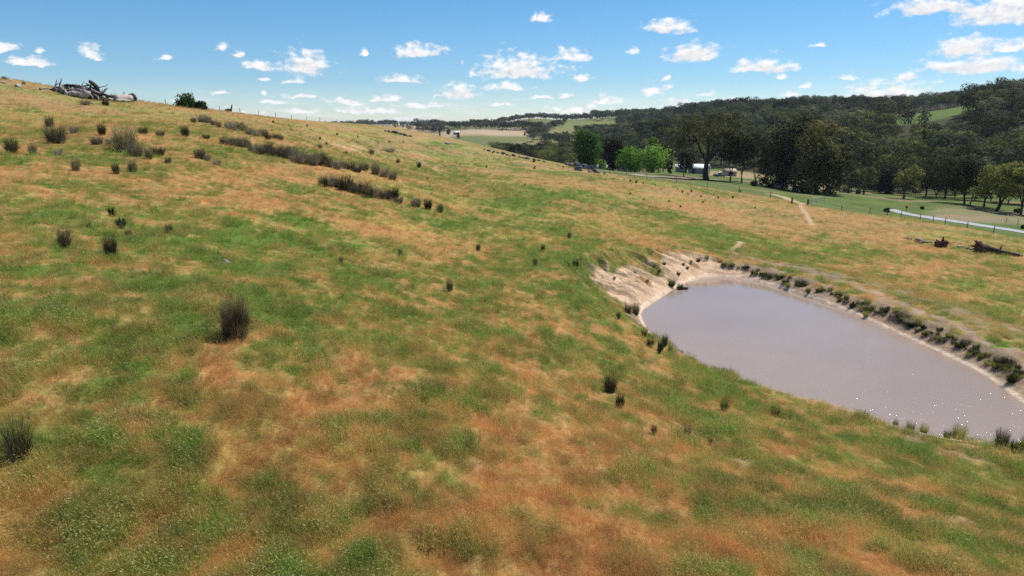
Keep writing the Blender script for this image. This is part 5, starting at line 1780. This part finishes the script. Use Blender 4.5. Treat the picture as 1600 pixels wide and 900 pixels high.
# ------------------------------------------------------------------ rocks
def rock(px, py, wp, hp, label, group=None, mat='rock', Y=None, seed=0, tilt=.2, name="boulder", cat="rock", lvl=3):
    q = spot(px, py, 0) if Y is None else at(px, py, Y)
    if Y is not None:
        q[2] = hz(q[0], q[1])
    V, T = ico(lvl)
    V2 = lump(V, seed + 3, 1.1, 1.1)
    # flatten some sides so that it reads as split stone
    rg = np.random.default_rng(seed)
    for _ in range(5):
        d = rg.normal(0, 1, 3); d /= np.linalg.norm(d)
        s = V2 @ d; lim = .62
        V2 = V2 - np.maximum(s - lim, 0)[:, None] * d
    w, h = size_m(q, wp), size_m(q, hp)
    V2 = V2 * np.array([w * .55, w * .45, h * .62])
    c, s = math.cos(tilt), math.sin(tilt)
    V2 = np.stack([V2[:, 0] * c + V2[:, 2] * s, V2[:, 1], -V2[:, 0] * s + V2[:, 2] * c], 1)
    V2[:, 2] += h * .38
    o = MB().add(V2, None, T).build(name, M[mat], None, loc=q)
    o.rotation_euler = (0, 0, rg.uniform(-.5, .5))
    return tag(o, label, cat, group)


for i, (px, py, w, h, lab) in enumerate([(886, 258, 10, 5, "low boulder at the left end of the dark boulder heap"), (893, 260, 9, 6, "second boulder from the left in the dark heap"), (901, 262, 12, 9, "middle boulder of the heap standing behind the others"),
                                     (908, 258, 15, 8, "long slab on top of the dark boulder heap"), (905, 267, 15, 8, "front boulder at the foot of the dark heap"), (913, 264, 12, 8, "round boulder right of the front one in the heap"),
                                     (924, 266, 13, 8, "tilted slab at the right side of the dark heap"), (930, 270, 12, 7, "last boulder at the right end of the dark heap"), (922, 270, 8, 4, "small stone under the tilted slab of the heap"),
                                     (944, 272, 4, 3, "little stone lying right of the boulder heap")]):
    rock(px, py, w, h, lab, "boulders of the dark heap", seed=40 + i, tilt=.35)
CR = [(757, 233, 4, 2), (764, 235, 5, 3), (772, 236.5, 5, 3), (778, 238, 6, 3.5), (786, 240, 6, 4), (792, 241.5, 5, 3), (797, 243, 5, 3), (803, 243, 7, 4), (812, 244.5, 6, 3), (818, 246, 5, 3), (825, 247.5, 8, 4), (835, 249, 6, 3), (842, 250, 5, 3), (850, 251.5, 6, 3),
      (602, 204, 4, 3), (608, 205, 6, 4), (614, 206, 6, 4), (620, 207.5, 8, 5), (627, 209, 6, 4), (634, 211, 8, 4), (641, 212, 5, 3)]
for i, (px, py, w, h) in enumerate(CR):
    zone = "far left" if px < 700 else "middle"
    k = i if px > 700 else i - 14
    n = 14 if px > 700 else 7
    rock(px, py + 1.5, w, h, "dark stone on the paddock crest, %s in the %s outcrop" % (ordinal(k, n), zone), "stones of the %s outcrop" % zone, seed=80 + i, tilt=.2, name="stone", lvl=2)
for i, (px, py, w, h, mt, lab) in enumerate([(5, 130, 8, 3, 'rock_pale', "pale flat stone at the left edge of the crest"), (28, 136, 9, 6, 'rock_pale', "largest pale stone near the left edge of the crest"), (8, 124, 8, 4, 'rock', "dark stone at the left edge of the crest"),
                                         (38, 132, 6, 4, 'rock', "small dark stone right of the largest pale one"), (18, 127, 6, 3, 'rock_pale', "small pale stone between the dark ones on the left crest"), (63, 141, 4, 4, 'rock', "dark lump below the pole left of the log pile"),
                                         (352, 413, 12, 7, 'rock_pale', "pale pinkish stone alone in the grass above the big tussock"), (145, 163, 6, 3, 'rock_pale', "pale stone beside the grey tussock under the log pile"), (700, 225.5, 9, 3, 'rock_pale', "flat pale stones showing on the crest of the paddock"),
                                         (1097, 276, 5, 3, 'rock', "dark block lying beside the forked gum's trunk")]):
    rock(px, py, w, h, lab, None, mt, seed=150 + i, tilt=.15, name="stone")

# ------------------------------------------------------------------ fences
def fence(P, step, hgt, label, r=.06, wires=3, mat='post', every=None):
    P = np.asarray(P, float)[:, :2]
    L = np.concatenate([[0], np.cumsum(np.linalg.norm(np.diff(P, axis=0), axis=1))])
    n = max(int(round(L[-1] / step)), 1) + 1
    q = np.linspace(0, L[-1], n)
    X = np.interp(q, L, P[:, 0]); Y = np.interp(q, L, P[:, 1]); Z = H(X, Y)
    e = empty("post_and_wire_fence", (X[0], Y[0], Z[0]))
    o = np.array([X[0], Y[0], Z[0]])
    for i in range(n):
        t_ = random.uniform(-.05, .05); hh = hgt * random.uniform(.94, 1.08)
        b = np.array([X[i], Y[i], Z[i]]) - o
        MB().tube([b - np.array([0, 0, .2]), b + np.array([t_, t_ * .5, hh])], [r, r * .9], 6).build("post", M[mat], e)
    for k in range(wires):
        W = np.stack([X, Y, Z + hgt * (.4 + .52 * k / max(wires - 1, 1))], 1) - o
        MB().tube(W, .006, 3, 0, False).build("wire", M['wire'], e)
    return tag(e, label, "fence")


fence([(lambda q: (q[0], q[1]))(at(px, 160, Y)) for px, Y in [(213, 146), (262, 154), (330, 165), (420, 188), (500, 214), (560, 230), (604, 240), (640, 240)]], 8.0, 1.35, "post and wire fence running along the skyline crest right of the log pile", .07)
fence(FENCE_W, 6.0, 1.25, "thin wire fence along the bottom of the paddock below the farm trees", .06)
fence(FENCE2_W, 5.6, 1.15, "wire fence with dark posts between the paddock and the road", .065)
fence(hits([(1572, 348), (1590, 351), (1640, 358)]), 2.6, 1.0, "short close set picket fence at the edge of the pale paddock", .05)


def post(px, py, hp, r, label):
    q = spot(px, py, .1); h = size_m(q, hp)
    o = MB().tube([(0, 0, -.2), (0.02, 0, h * .97), (.02, 0, h)], [r, r * .95, r * .7], 8).build("gate_post", M['post'], None, loc=q)
    return tag(o, label, "post")


post(1237, 318, 10, .17, "thick dark strainer post left of the cattle track gap")
post(1262, 320, 9.5, .17, "thick dark post that the metal gate hangs from")


def gate(p0, p1, label, hgt=1.15):
    p0 = np.asarray(p0, float); p1 = np.asarray(p1, float)
    d = p1 - p0; d[2] = 0
    e = empty("farm_gate", p0)
    m = MB()
    z0, z1 = .15, hgt
    for a, b in (((0, 0, z0), d + [0, 0, z0]), ((0, 0, z1), d + [0, 0, z1]), ((0, 0, z0), (0, 0, z1)), (d + [0, 0, z0], d + [0, 0, z1]), (d * .5 + [0, 0, z0], d * .5 + [0, 0, z1])):
        m.tube([a, b], [.035, .035], 6)
    m.build("gate_frame", M['steel'], e)
    m = MB()
    for k in range(1, 6):
        z = z0 + (z1 - z0) * k / 6
        m.tube([(0, 0, z), d + [0, 0, z]], [.012, .012], 4)
    for k in range(1, 18):
        m.tube([d * k / 18 + [0, 0, z0], d * k / 18 + [0, 0, z1]], [.008, .008], 4)
    m.build("mesh_infill", M['steel'], e)
    return tag(e, label, "gate")


g0, g1 = hits([(1264, 320), (1287, 321.5)])
gate(g0, g1, "light metal mesh gate swung open beside the cattle track")
g0, g1 = hits([(1210, 295), (1224, 296)])
gate(g0, g1, "pale far gate near the foot of the biggest gum clump")

# ------------------------------------------------------------------ road marker, poles, pond duck
q = spot(1416, 331, .05)
e = empty("road_marker", q)
h = size_m(q, 10)
MB().tube([(0, 0, -.1), (0, 0, h)], [.05, .05], 6).build("post", M['black_paint'], e)
m = MB(); m.box((0, 0, h * .82), (.62, .05, .62), rz=.3)
m.build("panel", M['red_paint'], e)
m = MB(); m.box((-.2, -.06, h * .80), (.28, .03, .45), rz=.3)
m.build("back_plate", M['black_paint'], e)
tag(e, "red and black marker sign at the end of the pale road", "sign")


def pole(px, py, hp, label, lean=0.0, arm=True):
    q = spot(px, py, .2); h = size_m(q, hp)
    e = empty("utility_pole", q)
    MB().tube([(0, 0, -.3), (lean * .5, 0, h * .5), (lean, 0, h)], [.18, .15, .12], 8).build("pole", M['dead_wood'], e)
    if arm:
        MB().box((lean, -.12, h * .95), (1.6, .1, .12)).build("crossarm", M['dead_wood'], e)
        for k in (-.6, 0, .6):
            MB().tube([(lean + k, -.12, h * .95 + .06), (lean + k, -.12, h * .95 + .22)], [.04, .05], 6).build("insulator", M['black_paint'], e)
    return tag(e, label, "pole")


pole(1515, 320, 38, "grey leaning timber pole among the gums behind the pale paddock", 1.0, False)
pole(1068, 276, 30, "thin timber utility pole in front of the white shed", 0.0)

q = atz(1070, 452, 0.0)
e = empty("duck", (q[0], q[1], 0.0), math.radians(200), 1.15)
V, T = ico(3)
B = V.copy(); B = B * np.array([.24, .115, .10]); B[:, 2] += .045
B[:, 2] += np.clip(-B[:, 0] - .12, 0, 1) * .35
m = MB().add(B, None, T)
# neck and head run out of the breast as one body
m.tube([(.15, 0, .08), (.20, 0, .15), (.215, 0, .21), (.235, 0, .25)], [.06, .045, .04, .045], 10)
Hd = V * np.array([.062, .045, .046]) + np.array([.245, 0, .265])
m.add(Hd, None, T)
m.build("body", M['black_paint'], e, smooth=True)
MB().tube([(.29, 0, .262), (.345, 0, .250)], [.02, .012], 6).build("bill", M['dead_wood'], e)
for s in (-1, 1):
    W = V * np.array([.17, .03, .07]) + np.array([-.04, s * .10, .075])
    MB().add(W, None, T).build("wing", M['dark_wood'], e, smooth=True)
tag(e, "small dark duck floating by the bare bank of the dam", "duck")

# ------------------------------------------------------------------ farm buildings
def shed(name, px, py, Y, L, D, hw, hr, rz, wall, roof, label, door=True, windows=0):
    q = at(px, py, Y); q[2] = hz(q[0], q[1]) - .1
    e = empty(name, q, rz)
    m = MB()
    V = np.array([[x, y, z] for x in (-L / 2, L / 2) for y, z in ((-D / 2, 0), (D / 2, 0), (D / 2, hw), (0, hr), (-D / 2, hw))], float)
    Q = [[0, 5, 9, 4], [1, 2, 7, 6], [4, 9, 8, 3], [3, 8, 7, 2]]
    m.add(V, Q[:2]); m.add(V, [[0, 4, 2, 1], [5, 6, 7, 9]]); m.add(V, None, [[4, 3, 2], [9, 7, 8]])
    m.build("wall", wall, e)
    m = MB()
    for s in (-1, 1):
        d = np.array([0, s * (D / 2 + .35), hw - .35 * (hr - hw) / (D / 2)])
        r = np.array([0, 0, hr])
        n = np.array([0, 0, .07])
        x0, x1 = np.array([-L / 2 - .3, 0, 0]), np.array([L / 2 + .3, 0, 0])
        c = [x0 + d + n * .2, x1 + d + n * .2, x1 + r + n * .2, x0 + r + n * .2]
        c2 = [p_ + n for p_ in c]
        m.add(np.array(c + c2), [[0, 1, 2, 3], [4, 7, 6, 5], [0, 4, 5, 1], [1, 5, 6, 2], [3, 2, 6, 7], [0, 3, 7, 4]])
    m.build("roof", roof, e)
    if door:
        m = MB(); m.box((-L * .22, -D / 2 - .03, hw * .45), (L * .18, .06, hw * .86)); m.build("door", M['dark_open'], e)
    for k in range(windows):
        m = MB(); m.box((L * (.05 + .2 * k), -D / 2 - .03, hw * .58), (.9, .06, .8)); m.build("window", M['dark_open'], e)
    return tag(e, label, "shed" if name.endswith("shed") else "house")


shed("farm_shed", 1092, 274, 268, 7, 5.5, 2.6, 3.9, -.5, M['wall_grey'], M['roof_white'], "grey farm shed with a bright white roof behind the forked gum")
shed("farm_shed", 1064, 272, 258, 4, 4, 2.2, 3.1, -.2, M['wall_grey'], M['roof_white'], "small white roofed shed left of the utility pole", False)
shed("farm_house", 949, 264, 250, 6, 6, 2.6, 4.2, -.4, M['wall_cream'], M['roof_white'], "white roofed farmhouse half hidden behind the dark rounded tree", True, 2)
shed("farm_house", 1139, 281, 266, 4, 4, 2.0, 2.8, .1, M['wall_cream'], M['wall_cream'], "low cream building glimpsed between the gum stems", True, 1)
_q = spot(714, 210)
shed("farm_house", 714, 211, max(_q[1], 750), 7, 5, 2.4, 3.6, -.2, M['wall_cream'], M['roof_white'], "far white roofed farmhouse on the pale paddock", True, 2)


def car(px, py, Y, rz, label, paint):
    q = at(px, py, Y); q[2] = hz(q[0], q[1])
    e = empty("parked_car", q, rz)
    prof = [(-2.15, .35), (-2.2, .75), (-2.05, 1.0), (-1.5, 1.08), (-1.0, 1.62), (.35, 1.65), (1.0, 1.08), (2.0, .95), (2.2, .7), (2.15, .35)]
    n = len(prof); m = MB()
    V = np.array([[x, s * (.88 if z < 1.1 else .70), z] for s in (-1, 1) for x, z in prof])
    Q = [[i, i + 1, n + i + 1, n + i] for i in range(n - 1)] + [[n - 1, 0, n, 2 * n - 1]]
    T = [[0, i + 1, i] for i in range(1, n - 1)] + [[n, n + i, n + i + 1] for i in range(1, n - 1)]
    m.add(V, Q, T); m.build("body", paint, e)
    m = MB()
    for s in (-1, 1):
        m.add(np.array([[-1.35, s * .82, 1.12], [.8, s * .82, 1.12], [.3, s * .745, 1.56], [-.95, s * .745, 1.56]]), [[0, 1, 2, 3]])
    m.build("side_window", M['dark_open'], e)
    for x in (-1.35, 1.35):
        for s in (-1, 1):
            MB().tube([(x, s * .70, .33), (x, s * .9, .33)], [.33, .33], 14).build("wheel", M['black_paint'], e)
    return tag(e, label, "car")


M['car_paint'] = simple_mat("grey_paint", (.10, .105, .11), (.14, .145, .15), 1, .3, 0, .5)
car(1124, 278, 246, .3, "small grey car parked right of the forked gum's trunk", M['car_paint'])


# ------------------------------------------------------------------ the air between here and the far hills
HAZE = 0.00006
t = NT("haze_air")
pv = t.n("ShaderNodeVolumePrincipled")
pv.inputs["Color"].default_value = (.80, .88, 1.0, 1)
pv.inputs["Density"].default_value = HAZE
pv.inputs["Anisotropy"].default_value = .2
t.l(pv.outputs[0], t.out.inputs[1])
zmin = float(gz[np.hypot(gx, gy) < 6500].min()) - 1.0
zt = float(max((FZ + FS[:, 2] * 1.15).max(), gz[np.hypot(gx, gy) < 6500].max(), CAMZ)) + 4.0
ob = MB().box((0, 2200, (zmin + zt) / 2), (9000, 9000, zt - zmin)).build("haze", t.mat)
tag(ob, None, None, kind="stuff")
ob.display_type = 'WIRE'
